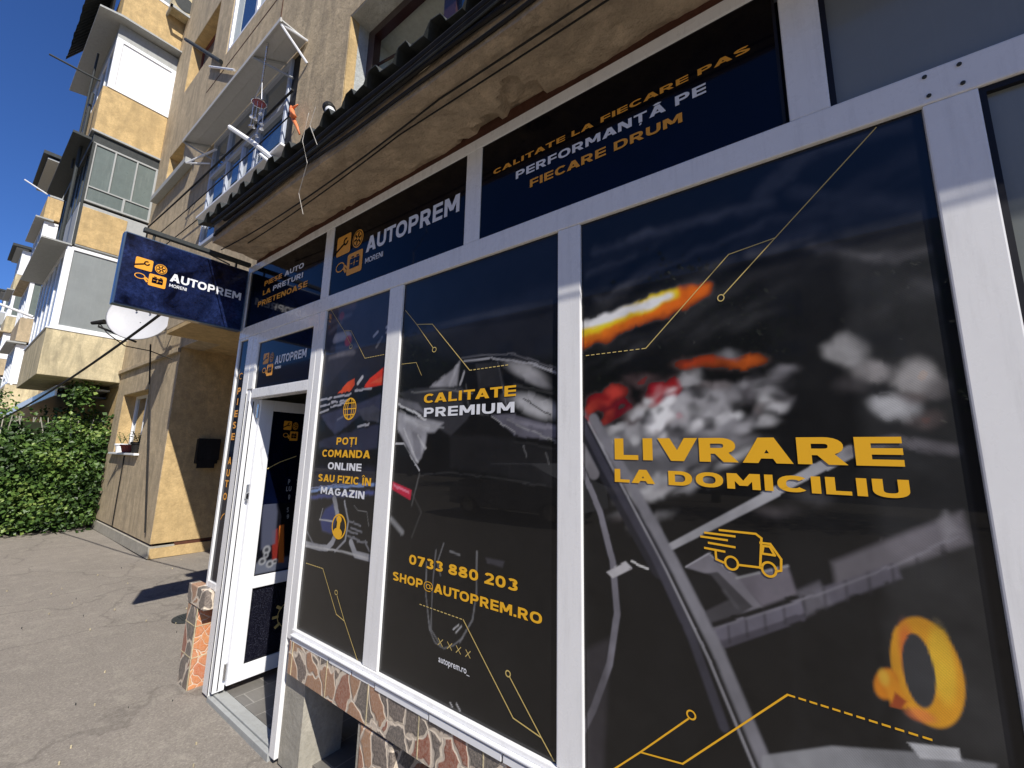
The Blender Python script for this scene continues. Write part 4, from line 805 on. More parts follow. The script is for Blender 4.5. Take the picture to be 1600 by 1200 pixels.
# window 1, left
p = Print(-2.41, -1.787, ZS, ZT, .005, g(19, 19, 22))
p.poly([(-2.4534,2.5413),(-1.7718,2.5049),(-1.7666,2.1272),(-2.0026,2.013),(-2.3851,1.9676)], .05, g(46, 44, 58), .9); p.cap([(-2.3737,2.5047),(-2.1326,2.485)], .02, .05, g(95, 72, 78), .7)
for a in ([(-2.3037,2.3026),(-2.1508,2.3066)], [(-2.293,2.3208),(-2.1725,2.3215)]): p.cap(a, .02, .02, g(165, 160, 168), .8)
for a in ([(-2.3812,2.4239),(-2.1574,2.4352)], [(-2.3701,2.3609),(-2.2515,2.4012)], [(-2.3304,2.255),(-2.0649,2.2374)], [(-2.2533,2.2058),(-2.0898,2.1962)], [(-2.3414,2.1972),(-2.1049,2.2131)]): p.cap(a, .012, .03, g(100, 96, 108), .6)
p.ell((-2.1592,2.2773,0.03305,0.03125), .02, g(190, 60, 55), .9); p.ell((-2.2518,2.445,0.02795,0.02465), .02, g(150, 50, 45), .6)
for a in ([(-1.9147,2.2663),(-1.8833,2.2864)], [(-1.8043,2.2702),(-1.7853,2.2915)], [(-1.8699,2.224),(-1.8397,2.2477)], [(-1.8839,2.2012),(-1.8543,2.2323)], [(-1.8076,2.2988),(-1.7823,2.312)]): p.cap(a, .008, .008, g(175, 172, 180), .9)
p.poly([(-2.3865,1.9754),(-2.234,2.0889),(-2.0031,2.2287),(-1.7771,2.2658),(-1.7564,1.9924),(-1.9966,1.9703)], .02, g(30, 29, 40), .8)
p.poly([(-2.2211,1.9717),(-2.1274,2.0308),(-2.0616,2.0467),(-2.0562,2.0103),(-2.0885,1.9805)], .006, g(215, 75, 35)); p.poly([(-1.9651,1.9959),(-1.9186,2.0337),(-1.8396,2.0674),(-1.7741,2.1011),(-1.7665,1.9899),(-1.9404,1.9835)], .006, g(205, 55, 35)); p.poly([(-1.9149,2.0056),(-1.809,2.0372),(-1.7761,2.0273),(-1.7783,2.0008)], .012, g(235, 90, 60), .8)
p.cap([(-2.0267,2.015),(-1.9897,2.0473)], .01, .006, g(185, 183, 190), .9)
for a in ([(-2.3952,1.9451),(-2.2781,1.9531)], [(-2.2509,1.9514),(-2.0858,1.9624)], [(-2.388,1.9063),(-2.2922,1.9164)], [(-2.2736,1.9266),(-2.2137,1.9269)], [(-2.1873,1.9254),(-2.1058,1.9314)], [(-2.388,1.8681),(-2.2999,1.8832)], [(-2.2752,1.8969),(-2.1409,1.9155)], [(-2.0458,1.9809),(-1.8999,1.9769)], [(-2.196,1.8204),(-2.1352,1.8399)], [(-1.9924,1.7765),(-1.8977,1.7911)]): p.cap(a, .006, .005, g(165, 165, 178), .85)
p.poly([(-2.3851,1.8528),(-1.9876,1.9069),(-1.7571,1.9529),(-1.7465,1.861),(-1.9778,1.8375),(-2.2081,1.738)], .02, g(52, 56, 92), .8); p.poly([(-2.0112,1.8665),(-1.8716,1.887),(-1.7487,1.8353),(-1.8067,1.7985),(-1.9451,1.8092)], .012, g(72, 74, 92), .7)
p.poly([(-2.371,1.7026),(-2.084,1.7506),(-1.7442,1.7967),(-1.7498,1.6703),(-1.9511,1.6489),(-2.3641,1.6657)], .02, g(44, 48, 82), .7); p.poly([(-2.3782,1.5556),(-1.7289,1.5777),(-1.7281,1.4864),(-2.3888,1.4288)], .04, g(34,36,60), .6)
p.cap([(-2.4147,1.4163),(-2.1599,1.4537),(-1.7896,1.492)], .008, .01, g(120, 145, 190), .85); p.cap([(-2.4146,1.3804),(-1.7897,1.4521)], .010, .02, g(70, 78, 130), .8); p.cap([(-2.4253,1.4337),(-2.0422,1.4807)], .003, .004, g(130, 140, 175), .8)
for pts, r in (([(-2.4128,1.1274),(-2.2625,1.128),(-2.1804,1.1363),(-2.1366,1.1715),(-2.118,1.2062)], .016), ([(-2.156,1.3933),(-2.1112,1.311)], .018), ([(-2.0568,1.3846),(-2.0073,1.2927),(-2.0212,1.1964),(-2.1053,1.131)], .006), ([(-1.9693,1.194),(-1.9228,1.1425),(-1.8012,1.1433)], .017)): p.cap(pts, r, .006, g(140, 142, 150), .95)
p.cap([(-2.397,1.1193),(-2.0471,1.1395),(-1.7905,1.1391)], .005, .004, g(165), .9); p.poly([(-2.2768,1.2741),(-2.2355,1.336),(-2.1576,1.3663),(-2.12,1.2905),(-2.1498,1.212),(-2.2463,1.2167)], .02, g(50, 60, 110), .8); p.cap([(-2.2833,1.2734),(-2.1548,1.277)], .004, .004, g(170), .8); p.cap([(-2.2774,1.2775),(-2.2613,1.3336)], .003, .004, g(150), .8)
for a in ([(-2.0001,1.2462),(-1.9201,1.2373)], [(-1.9959,1.294),(-1.8993,1.2827)], [(-1.98,1.2642),(-1.8844,1.2539)], [(-2.0019,1.2209),(-1.9002,1.2124)], [(-2.406,1.1977),(-2.3249,1.1394)], [(-1.9154,1.2043),(-1.8362,1.2119)], [(-1.8457,1.2046),(-1.8104,1.1741)]): p.cap(a, .005, .004, g(120, 122, 132), .7)
p.cap([(-1.9683,1.3759),(-1.9315,1.3539),(-1.8555,1.3548),(-1.8299,1.2815)], .002, .003, g(120), .7)
p.finish(.0015, .0, 8, .85)
p.cap([(-1.792, ZS), (-1.792, ZT)], .006, .004, g(8)); p.cap([(-2.405, ZS), (-2.405, ZT)], .004, .004, g(8))
w1 = p.mesh('window_pane', PY, 'print', sh)
PL = ('y', .0105)
# lettering and line art on the windows
lettering(w3, [('LIVRARE', 'amber')], (-0.5461,1.6428), (0.1505,1.7106), PL, .24, .12); lettering(w3, [('LA DOMICILIU', 'amber')], (-0.5476,1.5715), (0.1534,1.6131), PL, .24, .12)
s = FL(PL); W = .0055
for pts in ([(-0.2456,1.4576),(-0.1584,1.4583),(-0.146,1.4487),(-0.154,1.3735)], [(-0.1497,1.4371),(-0.1269,1.437),(-0.1058,1.403),(-0.1079,1.3752),(-0.1177,1.372)], [(-0.143,1.4301),(-0.1288,1.4305),(-0.1191,1.4102),(-0.1472,1.4106),(-0.143,1.4301)], [(-0.2944,1.4346),(-0.2281,1.4331)], [(-0.2838,1.4462),(-0.2087,1.4455)], [(-0.2753,1.4201),(-0.2104,1.4174)], [(-0.2859,1.4051),(-0.2361,1.4023)], [(-0.2586,1.399),(-0.2581,1.3791),(-0.2363,1.3727)], [(-0.2025,1.3734),(-0.1539,1.3751)]): s.line(pts, W)
for c in ((-0.2207,1.3753,0.0155,0.0163), (-0.1342,1.3738,0.0156,0.01715)): s.ring(c[:2], c[2], c[3], W)
s.build('truck_icon', 'amber', w3)
s = FL(PL); W = .0028
s.line([(0.1825,2.5041),(-0.0558,2.2707),(-0.1957,2.1327)], W); s.line([(-0.0558,2.2707),(-0.1755,2.2543),(-0.4325,2.0008)], W); s.dash((-0.4325,2.0008), (-0.6523,2.0032), W, 11)
c = (-0.2039,2.1238,0.0085,0.00985); s.ring(c[:2], c[2], c[3], W)
s.build('circuit_line', 'thin', w3)
s = FL(PL); W = .0042
s.line([(-0.351,0.9556),(-0.4871,0.8233),(-0.5519,0.7631),(-0.6762,0.6486)], W); s.line([(-0.4871,0.8233),(-0.3711,0.8403),(-0.1159,1.0894)], W); s.dash((-0.1159,1.0894), (0.1418,1.0851), W, 12)
c = (-0.3431,0.9675,0.01075,0.01015); s.ring(c[:2], c[2], c[3], W); s.build('circuit_line', 'amber', w3)
lettering(w2, [('CALITATE', 'amber')], (-1.4814,1.8792), (-0.9496,1.9222), PL); lettering(w2, [('PREMIUM', 'white')], (-1.4759,1.8142), (-0.9551,1.8567), PL)
lettering(w2, [('0733 880 203', 'amber')], (-1.5178,1.1644), (-0.9243,1.205), PL); lettering(w2, [('SHOP@AUTOPREM.RO', 'amber')], (-1.6223,1.0787), (-0.82,1.1152), PL)
script_lettering(w2, [('autoprem.ro_', 'white')], (-1.3067,0.8272), (-1.1399,0.8515), PL, .012, cap='l')
s = FL(PL); W = .0042
s.line([(-1.6592,2.3688),(-1.5646,2.2775),(-1.4385,2.1413)], W*.8); s.line([(-1.5646,2.2775),(-1.4521,2.2595),(-1.2008,2.0088)], W*.9); s.dash((-1.2007,2.0074), (-0.9851,2.0084), W*.9, 10); c = (-1.429,2.1307,0.0131,0.01125); s.ring(c[:2], c[2], c[3], W*.8)
s.build('circuit_line', 'thin', w2); s = FL(PL); s.line([(-1.6606,2.0871),(-1.5516,2.083),(-1.5077,2.0147)], W*.5); s.build('circuit_line', 'thin', w2); s = FL(PL)
s.dash((-1.4356,1.0148), (-1.1818,1.0119), W*.8, 12)
s.line([(-1.1818,1.0119),(-0.934,0.7552),(-0.8184,0.7373),(-0.7707,0.6894)], W); s.line([(-0.9512,0.8768),(-0.8184,0.7373)], W); c = (-0.9599,0.8864,0.0101,0.00935); s.ring(c[:2], c[2], c[3], W)
s.build('circuit_line', 'thin', w2)
for u in ((-1.3011,0.9002,0.0129,0.01245), (-1.2491,0.8999,0.01245,0.01225), (-1.2013,0.8989,0.01205,0.012), (-1.1512,0.8983,0.0116,0.0118)):
    s = FL(PL); s.line([(u[0]-u[2], u[1]-u[3]), (u[0]+u[2], u[1]+u[3])], W*.7); s.line([(u[0]-u[2], u[1]+u[3]), (u[0]+u[2], u[1]-u[3])], W*.7); s.build('cross_mark', 'thin', w2)
lettering(w1, [('POȚI', 'amber')], (-2.1819,1.6857), (-1.9897,1.7256), PL); lettering(w1, [('COMANDA', 'amber')], (-2.3169,1.6171), (-1.8625,1.6575), PL)
lettering(w1, [('ONLINE', 'white')], (-2.2462,1.5496), (-1.929,1.5881), PL); lettering(w1, [('SAU FIZIC ÎN', 'amber')], (-2.3346,1.4805), (-1.8386,1.5198), PL); lettering(w1, [('MAGAZIN', 'white')], (-2.2961,1.4131), (-1.8837,1.4513), PL)
s = FL(PL); c = (-2.0816,1.882,0.05865,0.0588); W = .007
s.ring(c[:2], c[2], c[3], W); s.ring(c[:2], c[2]*.35, c[3], W*.8); s.ring(c[:2], c[2]*.7, c[3], W*.7)
for k in (-.55, 0, .55): s.line([(c[0]-c[2]*math.cos(math.asin(k)), c[1]+k*c[3]), (c[0]+c[2]*math.cos(math.asin(k)), c[1]+k*c[3])], W*.8)
s.build('globe_icon', 'amber', w1)
s = FL(PL); c = (-2.0873,1.2583,0.0621,0.06015); s.ring(c[:2], c[2], c[3], .009); c2 = (-2.0939,1.2253,0.04145,0.0252); s.disc(c2[:2], c2[2], c2[3]); c3 = (-2.0901,1.2936,0.02375,0.01915); s.disc(c3[:2], c3[2], c3[3]); s.line([(-2.0901,1.2936),(-2.0925,1.2351)], .03); s.build('touch_icon', 'amber', w1)
s = FL(PL); W = .0042
s.dash((-2.3771,1.0293), (-2.2022,1.0294), W, 8, .7); s.line([(-2.2022,1.0294),(-2.0412,0.8387),(-1.968,0.8245)], W); s.line([(-2.0486,0.9245),(-1.9675,0.8246),(-1.8391,0.6846)], W); c = (-2.0591,0.9382,0.0125,0.01005); s.ring(c[:2], c[2], c[3], W*.8)
s.build('circuit_line', 'thin', w1); s = FL(PL); s.line([(-2.3746,2.5103),(-2.2098,2.35),(-2.1306,2.258)], W*.7); s.line([(-2.2098,2.35),(-2.1364,2.3388),(-1.9783,2.1559)], W*.7); s.dash((-1.9783,2.1559), (-1.8033,2.1557), W*.7, 8, .7); c = (-2.1237,2.2419,0.01295,0.0108); s.ring(c[:2], c[2], c[3], W*.7)
s.build('circuit_line', 'thin', w1)
# grey window beyond the post
w4 = pane('window_pane', .374, 2.0, ZS, ZT, 'greyglass', .02); frame((.362, .374, ZS, ZT), (.374, 2.0, ZT-.014, ZT), name='gasket', mat='gasket', y0=.006, y1=.03, bev=0)
bx('glass_sticker', .40, .9, .0165, .019, 2.30, 2.48, 'greymetal', w4) if False else None
# sidelight with vertical lettering, transom light
sd = pane('sidelight', -3.672, -3.522, .705, 2.495, 'panel', .012)
PS = ('y', .0105)
yy = [(u, v) for u, v in [(-3.5723,2.0946),(-3.5775,2.0106),(-3.5831,1.9174),(-3.5807,1.8296),(-3.5737,1.7426),(-3.5764,1.5618),(-3.5784,1.4727),(-3.5823,1.3935),(-3.5849,1.3011)]]
for ch, (cx, cz) in zip('PIESEAUTO', yy):
    hw = .030 if ch != 'I' else .008; lettering(sd, [(ch, 'orange')], (-3.60-hw, cz-.026), (-3.60+hw, cz+.026), PS)
s = FL(PS); s.ring((-3.60, (-3.5328,2.2111)[1]), .03, .022, .008, 14, R(40), R(300)); s.line([(-3.625, (-3.5769,1.1654)[1]-.03), (-3.60, (-3.5769,1.1654)[1]), (-3.57, (-3.5769,1.1654)[1]+.015)], .008); s.build('spanner_icon', 'orange', sd)
tl = pane('transom_light', -3.33, -2.545, 2.088, 2.436, 'panel', .012)
lettering(tl, [('AUTOPREM', 'white')], (-3.0513,2.2435), (-2.6215,2.3018), PS); lettering(tl, [('MORENI', 'white')], (-3.0418,2.2059), (-2.9546,2.2245), PS)
logo(tl, ((-3.2412,2.2589)[0], (-3.1432,2.1687)[1]), ((-3.0726,2.263)[0], (-3.1718,2.3424)[1]), PS)
# the door, swung open into the shop
DX = -3.335
m = MB()
for (y0, y1, z0, z1) in ((.07, .165, .085, 2.02), (.82, .91, .085, 2.02), (.165, .82, 1.94, 2.02), (.165, .82, .675, .755), (.165, .82, .085, .185)): m.box(DX-.065, DX, y0, y1, z0, z1, .004)
dr = m.build('door', M['pvc'], sh)
m = MB()
for (y0, y1, z0, z1) in ((.165, .82, .755, 1.94), (.165, .82, .185, .675)):
    m.box(DX-.05, DX-.012, y0, y0+.008, z0, z1); m.box(DX-.05, DX-.012, y0, y1, z0, z0+.008)
m.build('gasket', M['gasket'], dr)
up = bx('glass_panel', DX-.03, DX-.02, .165, .82, .755, 1.94, 'panel', dr); lo = bx('lower_panel', DX-.03, DX-.02, .165, .82, .185, .675, 'sparkle', dr)
m = MB(); m.tube([(-3.36, .062, 1.28), (-3.36, .062, 1.40)], .011); m.box(-3.372, -3.345, .05, .075, 1.3, 1.34, .002); m.tube([(-3.36, .062, .12), (-3.36, .062, .22)], .011); m.tube([(-3.36, .062, 1.88), (-3.36, .062, 1.98)], .011); m.build('hinge', M['steel'], dr)
m = MB(); m.tube([(DX+.01, .865, 1.02), (DX+.05, .865, 1.02), (DX+.05, .77, 1.02)], .011); m.box(DX, DX+.012, .845, .885, .95, 1.1, .003); m.build('handle', M['steel'], dr)
PD = ('x', DX-.0185)
logo(dr, (0.2601,1.7235), (0.3776,1.8752), PD); 
s = FL(('x', DX-.0185)); s.line([(0.1727,1.5074),(0.264,1.5589),(0.3813,1.6034)], .006); s.build('arc_line', 'thin', dr)
p = Print(.17, .6, .76, 1.25, .006, g(14, 15, 24))
p.poly([(.17, .76), (.6, .76), (.6, .86), (.17, .84)], .03, g(95, 100, 115), .8)
p.poly([(0.2905,0.8241),(0.2601,1.0543),(0.2999,1.0676),(0.3372,0.8156)], .01, g(110, 35, 30)); p.poly([(0.3325,0.8164),(0.3119,1.0846),(0.3443,1.0901),(0.3754,0.8086)], .008, g(200, 110, 45)); p.poly([(0.1877,1.3354),(0.2518,1.3317),(0.2863,1.1893),(0.2936,0.9588),(0.1987,0.9287),(0.1765,1.1994)], .02, g(70, 74, 92), .9)
for e in ((0.239,0.9222,0.02715,0.03175), (0.2169,0.8464,0.02675,0.0269), (0.2731,0.8184,0.0275,0.02725), (0.2386,0.8867,0.01805,0.02265), (0.308,0.8299,0.0233,0.01835)): p.ell(e, .012, g(130, 132, 138), .9); p.ell((e[0], e[1], e[2]*.5, e[3]*.5), .01, g(40, 42, 48), .9)
pm = p.mesh('printed_picture', ('x', DX-.0190), 'print', dr)
s = FL(('x', DX-.0185)); c = (.46, .43)
s.ring(c, .09, .09, .006, 28)
for k in range(10):
    a = R(36*k); s.line([(c[0]+.09*math.cos(a), c[1]+.09*math.sin(a)), (c[0]+.12*math.cos(a), c[1]+.12*math.sin(a))], .02)
s.ring(c, .045, .045, .006, 20); s.build('gear_icon', 'thin', dr)
for t, a, b in (('P', (0.3403,1.3889), (0.3557,1.427)), ('LU', (0.3315,1.3367), (0.3714,1.3731)), ('9', (0.353,1.2733), (0.3684,1.3106)), ('S', (0.3537,1.1783), (0.3691,1.2149)), ('9', (0.359,1.1307), (0.3748,1.1621))): lettering(dr, [(t, 'greymetal')], a, b, ('x', DX-.0180))
# shop interior
bx('interior_floor', -3.66, 5, .1, 3.4, -.02, .03, 'floor', sh); bx('interior_back_wall', -3.66, 5, 3.3, 3.4, .03, 3.0, 'browngrey', sh)
bx('interior_ceiling', -3.66, 5, .075, 3.4, 3.0, 3.05, 'concrete', sh); bx('interior_side_wall', 4.9, 5, .1, 3.3, .03, 3, 'browngrey', sh)
bx('film_backing', -2.40, 5, .06, .068, ZS, 2.51, 'gasket', sh); bx('sign_backing', -3.66, 5, .05, .06, 2.6, 3.07, 'gasket', sh)
# base below the windows
bx('tile_band', -2.425, 5, -.012, .03, .465, .635, 'tile', sh, .003); m = MB()
for i in range(9): m.box(-2.385+.335*i, -2.380+.335*i, -.014, -.010, .468, .632)
m.build('tile_joint', M['cream'], sh)
m = MB(); x = -2.4
while x < 5:
    w_ = random.uniform(.12, .4); m.box(x, x+w_-.01, -.016+random.uniform(-.003, .003), .01, .628+random.uniform(-.004, .002), .648); x += w_
m.build('mortar_edge', M['pvc'], sh)
bx('base_pillar', -2.48, -2.43, .03, .3, 0, .63, 'concrete', sh); MB().prism([(-2.48, -.0), (-2.28, -.0), (-2.28, .63), (-2.48, .63)], 'y', .02, .26).build('base_pillar', M['concrete'], sh)
bx('base_tile_pier', -1.76, -1.53, -.008, .2, -.01, .455, 'tile', sh, .012); bx('pier_edge', -1.775, -1.762, -.004, .2, -.01, .45, 'concrete', sh)
bx('base_recess_wall', -2.28, 5, .75, .85, -.02, .64, 'concrete', sh); bx('base_lintel', -2.43, 5, .031, .3, .47, .64, 'concrete', sh)
# tiled stub at the left of the door
st = thing('tiled_stub_wall', (-3.75, .05, 0), 'low stub of red stone tile at the foot of the door frame', 'stub wall')
bx('body', -3.855, -3.665, -.045, .14, -.01, .53, 'tilebig', st, .006); bx('cap', -3.875, -3.545, -.05, .02, .535, .665, 'tile', st, .006); bx('cap_core', -3.86, -3.56, .021, .12, .545, .64, 'concrete', st)
bx('side_tile', -3.6649, -3.661, -.038, .139, .0, .515, 'tileorange', st)
m = MB(); m.box(-3.8565, -3.6595, -.0465, .139, .20, .206); m.box(-3.8565, -3.6595, -.0465, .139, .405, .411); m.box(-3.669, -3.6605, -.0465, -.041, -.01, .53); m.build('joint', M['cream'], st)

# ------------------------------------------------------------------ projecting sign
ps = thing('projecting_sign', (-3.67, -.38, 2.58), 'navy lightbox sign with orange emblem projecting over the pavement', 'sign')
bx('box', -3.72, -3.655, -.775, -.012, 2.575, 3.085, 'navy_side', ps, .006)
fp = bx('face', -3.656, -3.650, -.765, -.022, 2.585, 3.075, 'grunge', ps)
SP_ = ('x', -3.6485)
lettering(ps, [('AUTOPREM', 'white')], (-0.5025,2.822), (-0.0467,2.8825), SP_); lettering(ps, [('MORENI', 'white')], (-0.5009,2.7805), (-0.3988,2.8037), SP_, .16)
logo(ps, ((-0.6987,2.8437)[0], (-0.517,2.7528)[1]), ((-0.5201,2.8445)[0], (-0.6999,2.9304)[1]), SP_, 'panel', 'orange')
m = MB(); m.box(-3.70, -3.66, -.68, .0, 3.13, 3.16, .003); m.tube([(-3.68, -.62, 3.13), (-3.68, -.62, 3.08)], .008); m.tube([(-3.68, -.4, 3.15), (-3.66, -.15, 3.09)], .006); m.tube([(-3.68, -.1, 3.15), (-3.68, -.1, 3.08)], .008); m.build('bracket', M['darkmetal'], ps)

# ------------------------------------------------------------------ things on the wall
aw = thing('window_awning', (-5.3, BY, 5.8), 'flat grey sheet awning on struts above the blue glazed window', 'awning')
m = MB(); m.box(-6.75, -3.93, .075, BY-.006, 5.815, 5.83); m.box(-6.75, -3.93, .06, .074, 5.80, 5.845); m.box(-6.75, -3.93, .18, .185, 5.811, 5.8145); m.build('sheet', M['awning'], aw)
for x, dx in ((-6.73, .42), (-4.57, .42), (-3.96, .1)):
    m = MB(); m.tube([(x, .08, 5.806), (x+dx*.5, BY-.005, 5.80)], .012, 6); m.tube([(x, .08, 5.80), (x+dx, BY-.005, 5.50)], .012, 6); m.build('strut', M['pvc' if x > -4 else 'greymetal'], aw)
def rod(name, pts, r, mat, label, cat, group=None, r1=None):
    o = MB().tube(pts, r, 8, r1).build(name, M[mat]); return tag(o, label, cat, group)
rod('clothes_pole', [(-4.70, 0, 4.96), (-4.45, .14, 4.76), (-4.14, .3, 4.48)], .024, 'pvc', 'white peeling timber clothes pole jutting out before the blue glazed window', 'pole')
rod('clothes_bracket', [(-4.34, .19, 4.60), (-4.12, .29, 4.40)], .016, 'pvc', 'short white brace joined to the foot of the white clothes pole', 'bracket')
rod('clothes_bracket', [(-8.95, .30, 9.18), (-6.6, .30, 7.22)], .03, 'darkmetal', 'long dark steel arm crossing the dark red window beside the white balcony panel', 'bracket')
rod('clothes_bracket', [(-7.11, BY-.03, 7.45), (-5.95, BY-.03, 6.68)], .016, 'pvc', 'thin white rod sticking out of the wall above the awning end', 'bracket')
rod('clothes_bracket', [(-12.1, -.4, 9.55), (-12.4, -1.15, 9.75)], .02, 'darkmetal', 'dark arm poking into the sky from the white panelled balcony', 'bracket')
rod('clothes_bracket', [(-26, -.15, 12.3), (-26, -.85, 12.6)], .03, 'pvc', 'thin white arm poking into the sky from the far upper balcony', 'bracket')
rod('clothes_bracket', [(-26, .2, 6.9), (-26.0, -1.2, 7.3)], .05, 'pvc', 'thick white bar crossing the far white framed balcony window', 'bracket')
dk = MB()
for a_, b_ in (((-6.57, .1, 5.43), (-6.83, .3, 5.77)), ((-6.57, .1, 5.43), (-6.78, .3, 5.62)), ((-6.57, .1, 5.43), (-6.35, .3, 5.45)), ((-6.57, .1, 5.43), (-6.2, .3, 5.6)), ((-6.83, .31, 5.77), (-6.2, .31, 5.6))): dk.tube([a_, b_], .01, 6)
tag(dk.build('drying_rack', M['pvc']), 'small white wire drying rack fixed left of the blue glazed window', 'rack')
# wind chime
WX, WY, WZ = -4.29, .1, 5.10
wc = thing('wind_chime', (WX, WY, 4.8), 'metal wind chime with a wine red disc hanging under the grey awning', 'wind chime')
MB().lathe((WX, WY, WZ), [(.055, -.004), (.06, 0), (.055, .004)], n=20).build('disc', M['winered'], wc)
rg = MB(); rg.tube([(WX+.066*math.cos(R(18*k)), WY+.066*math.sin(R(18*k)), WZ) for k in range(21)], .006, 6, caps=False); rg.build('rim', M['steel'], wc)
m = MB()
for k in range(3):
    a = R(120*k); m.tube([(WX+.05*math.cos(a), WY+.05*math.sin(a), WZ+.005), (WX, WY, WZ+.24)], .003, 5)
for k in range(20): m.lathe((WX, WY, WZ+.24+k*.024), [(.002, 0), (.011, .006), (.011, .014), (.002, .02)], Vector((.2*(k % 2), 0, 1)), 6)
m.build('chain', M['steel'], wc)
for k in range(8):
    a = R(45*k+10); r = .05; L = .12+.22*((k*37) % 8)/8; x, y = WX+r*math.cos(a), WY+r*math.sin(a); m = MB().tube([(x, y, WZ-.005), (x, y, WZ-L)], .0018, 5)
    m.lathe((x, y, WZ-L-.028), [(.02, 0), (.018, .012), (.011, .022), (.002, .028)], n=10); m.build('bell', M['steel'], wc)
# orange rubber toy tied to the pier
Q = lambda x, y, z: (x-.02, y, z)
og = MB(); og.tube([Q(-3.97, .27, 5.02), Q(-3.92, .26, 4.99), Q(-3.87, .25, 4.92)], .008, 8, .02); og.tube([Q(-3.88, .25, 4.93), Q(-3.84, .25, 4.86), Q(-3.80, .25, 4.77)], .024, 8, .02)
og.tube([Q(-3.80, .25, 4.77), Q(-3.74, .26, 4.68), Q(-3.69, .27, 4.58)], .02, 8, .008); og.tube([Q(-3.86, .24, 4.84), Q(-3.78, .22, 4.83), Q(-3.76, .24, 4.78)], .01, 8, .018); og.tube([Q(-3.88, .25, 4.94), Q(-3.80, .27, 4.96)], .015, 8, .006)
tag(og.build('rubber_toy', M['rag'], None, True), 'twisted orange rubber toy hanging on the wall right of the blue window', 'toy')
# vent stub on the canopy roof
v_ = MB(); v_.tube([(-2.36, -.1, 3.50), (-2.37, -.1, 3.78)], .022, 12); v_.tube([(-2.37, -.1, 3.78), (-2.45, -.1, 3.885)], .031, 14); vo = tag(v_.build('vent_pipe', M['pvc'], None, True), 'short white vent pipe with a black cap rising behind the corrugated roof edge', 'pipe')
MB().lathe((-2.44, -.10, 3.88), [(.034, -.01), (.040, .0), (.040, .03), (.0, .035)], Vector((-.08, 0, .105)), n=14).build('cap', M['black'], vo, False)
MB().lathe((-2.37, -.10, 3.775), [(.036, -.012), (.036, .012)], Vector((-.08, 0, .105)), n=14).build('collar', M['black'], vo, False)
# cables
def sag(a, b, s, n=14): return [(a[0]+(b[0]-a[0])*t, a[1]+(b[1]-a[1])*t, a[2]+(b[2]-a[2])*t-s*4*t*(1-t)) for t in [i/n for i in range(n+1)]]
def wob(x0, x1, y, z, am, n=60, ph=0): return [(x, y+am*.5*math.sin(x*2.1+ph), z+am*math.sin(x*1.7+ph*2)+am*.4*math.sin(x*6.3+ph)) for x in np.linspace(x0, x1, n)]
rod('cable_conduit', wob(-3.5, 5.4, -.34, 3.30, .009), .017, 'black', 'thick black conduit running just under the corrugated roof edge', 'conduit')
rod('cable_conduit', wob(-3.3, 5.4, -.338, 3.262, .011, ph=1), .014, 'black', 'second black conduit below the corrugated roof edge', 'conduit')
rod('cable', wob(-3.45, 5.4, -.334, 3.23, .012, ph=2), .010, 'black', 'thick black cable clipped beneath the two black conduits', 'cable')
rod('cable', wob(-3.5, 5.4, -.33, 3.20, .012, ph=3.3), .008, 'black', 'thinner black cable along the front edge of the soffit', 'cable')
rod('cable', wob(-3.5, 5.4, -.36, 3.235, .012, ph=4.4), .004, 'darkmetal', 'thin grey cable wandering over the black conduits', 'cable')
rod('cable', sag((-3.6, -.24, 3.16), (-1.2, -.25, 3.15), .05)+sag((-1.2, -.25, 3.15), (2.5, -.25, 3.155), .03)[1:], .004, 'black', 'slack black cable drooping across the brown soffit', 'cable')
rod('cable', sag((-3.3, -.17, 3.155), (-1.5, -.22, 3.145), .02)+sag((-1.5, -.22, 3.145), (3, -.2, 3.155), .02)[1:], .0035, 'black', 'fine black cable crossing the middle of the brown soffit', 'cable')
rod('cable', [(-2.05, -.40, 3.42), (-2.06, -.41, 3.25), (-2.0, -.40, 3.1), (-2.1, -.38, 2.98), (-2.07, -.36, 2.86)], .0016, 'string', 'frayed white string dangling from the corrugated roof edge', 'string')
rod('cable', [(-1.98, -.40, 3.42), (-2.02, -.40, 3.33), (-1.96, -.38, 3.2)], .0016, 'string', 'shorter white string hanging beside the frayed one', 'string')
tagc = 'black cable strung along the tan wall '
rod('cable', [(-12.1, .79, 5.75)]+sag((-9.19, .3, 5.46), (-4.05, .3, 5.28), .03), .012, 'black', tagc+'across the upper panes of the blue window', 'cable')
rod('cable', [(-11.9, .79, 5.3)]+sag((-8.6, .3, 5.08), (-4.05, .3, 4.98), .03), .007, 'black', tagc+'below the drying rack', 'cable')
rod('cable', [(-11.6, .79, 4.85)]+sag((-8.0, .3, 4.73), (-4.05, .3, 4.67), .03), .007, 'black', tagc+'lowest, just over the window sill', 'cable')
rod('cable', sag((-16.5, -1.0, 1.9), (-3.9, -.12, 3.15), .25, 24), .013, 'black', 'heavy black cable slanting past the satellite dish down to the left', 'cable')
rod('cable', sag((-9.2, .6, 3.4), (-8.5, .77, .35), -.02), .012, 'black', 'dark cable falling down the front of the left block beside its window', 'cable')
rod('cable', [(-10.6, MW-.012, 1.48), (-10.6, MW-.012, .2)], .009, 'black', 'thin dark cable from the flower pot sill to the plinth', 'cable')
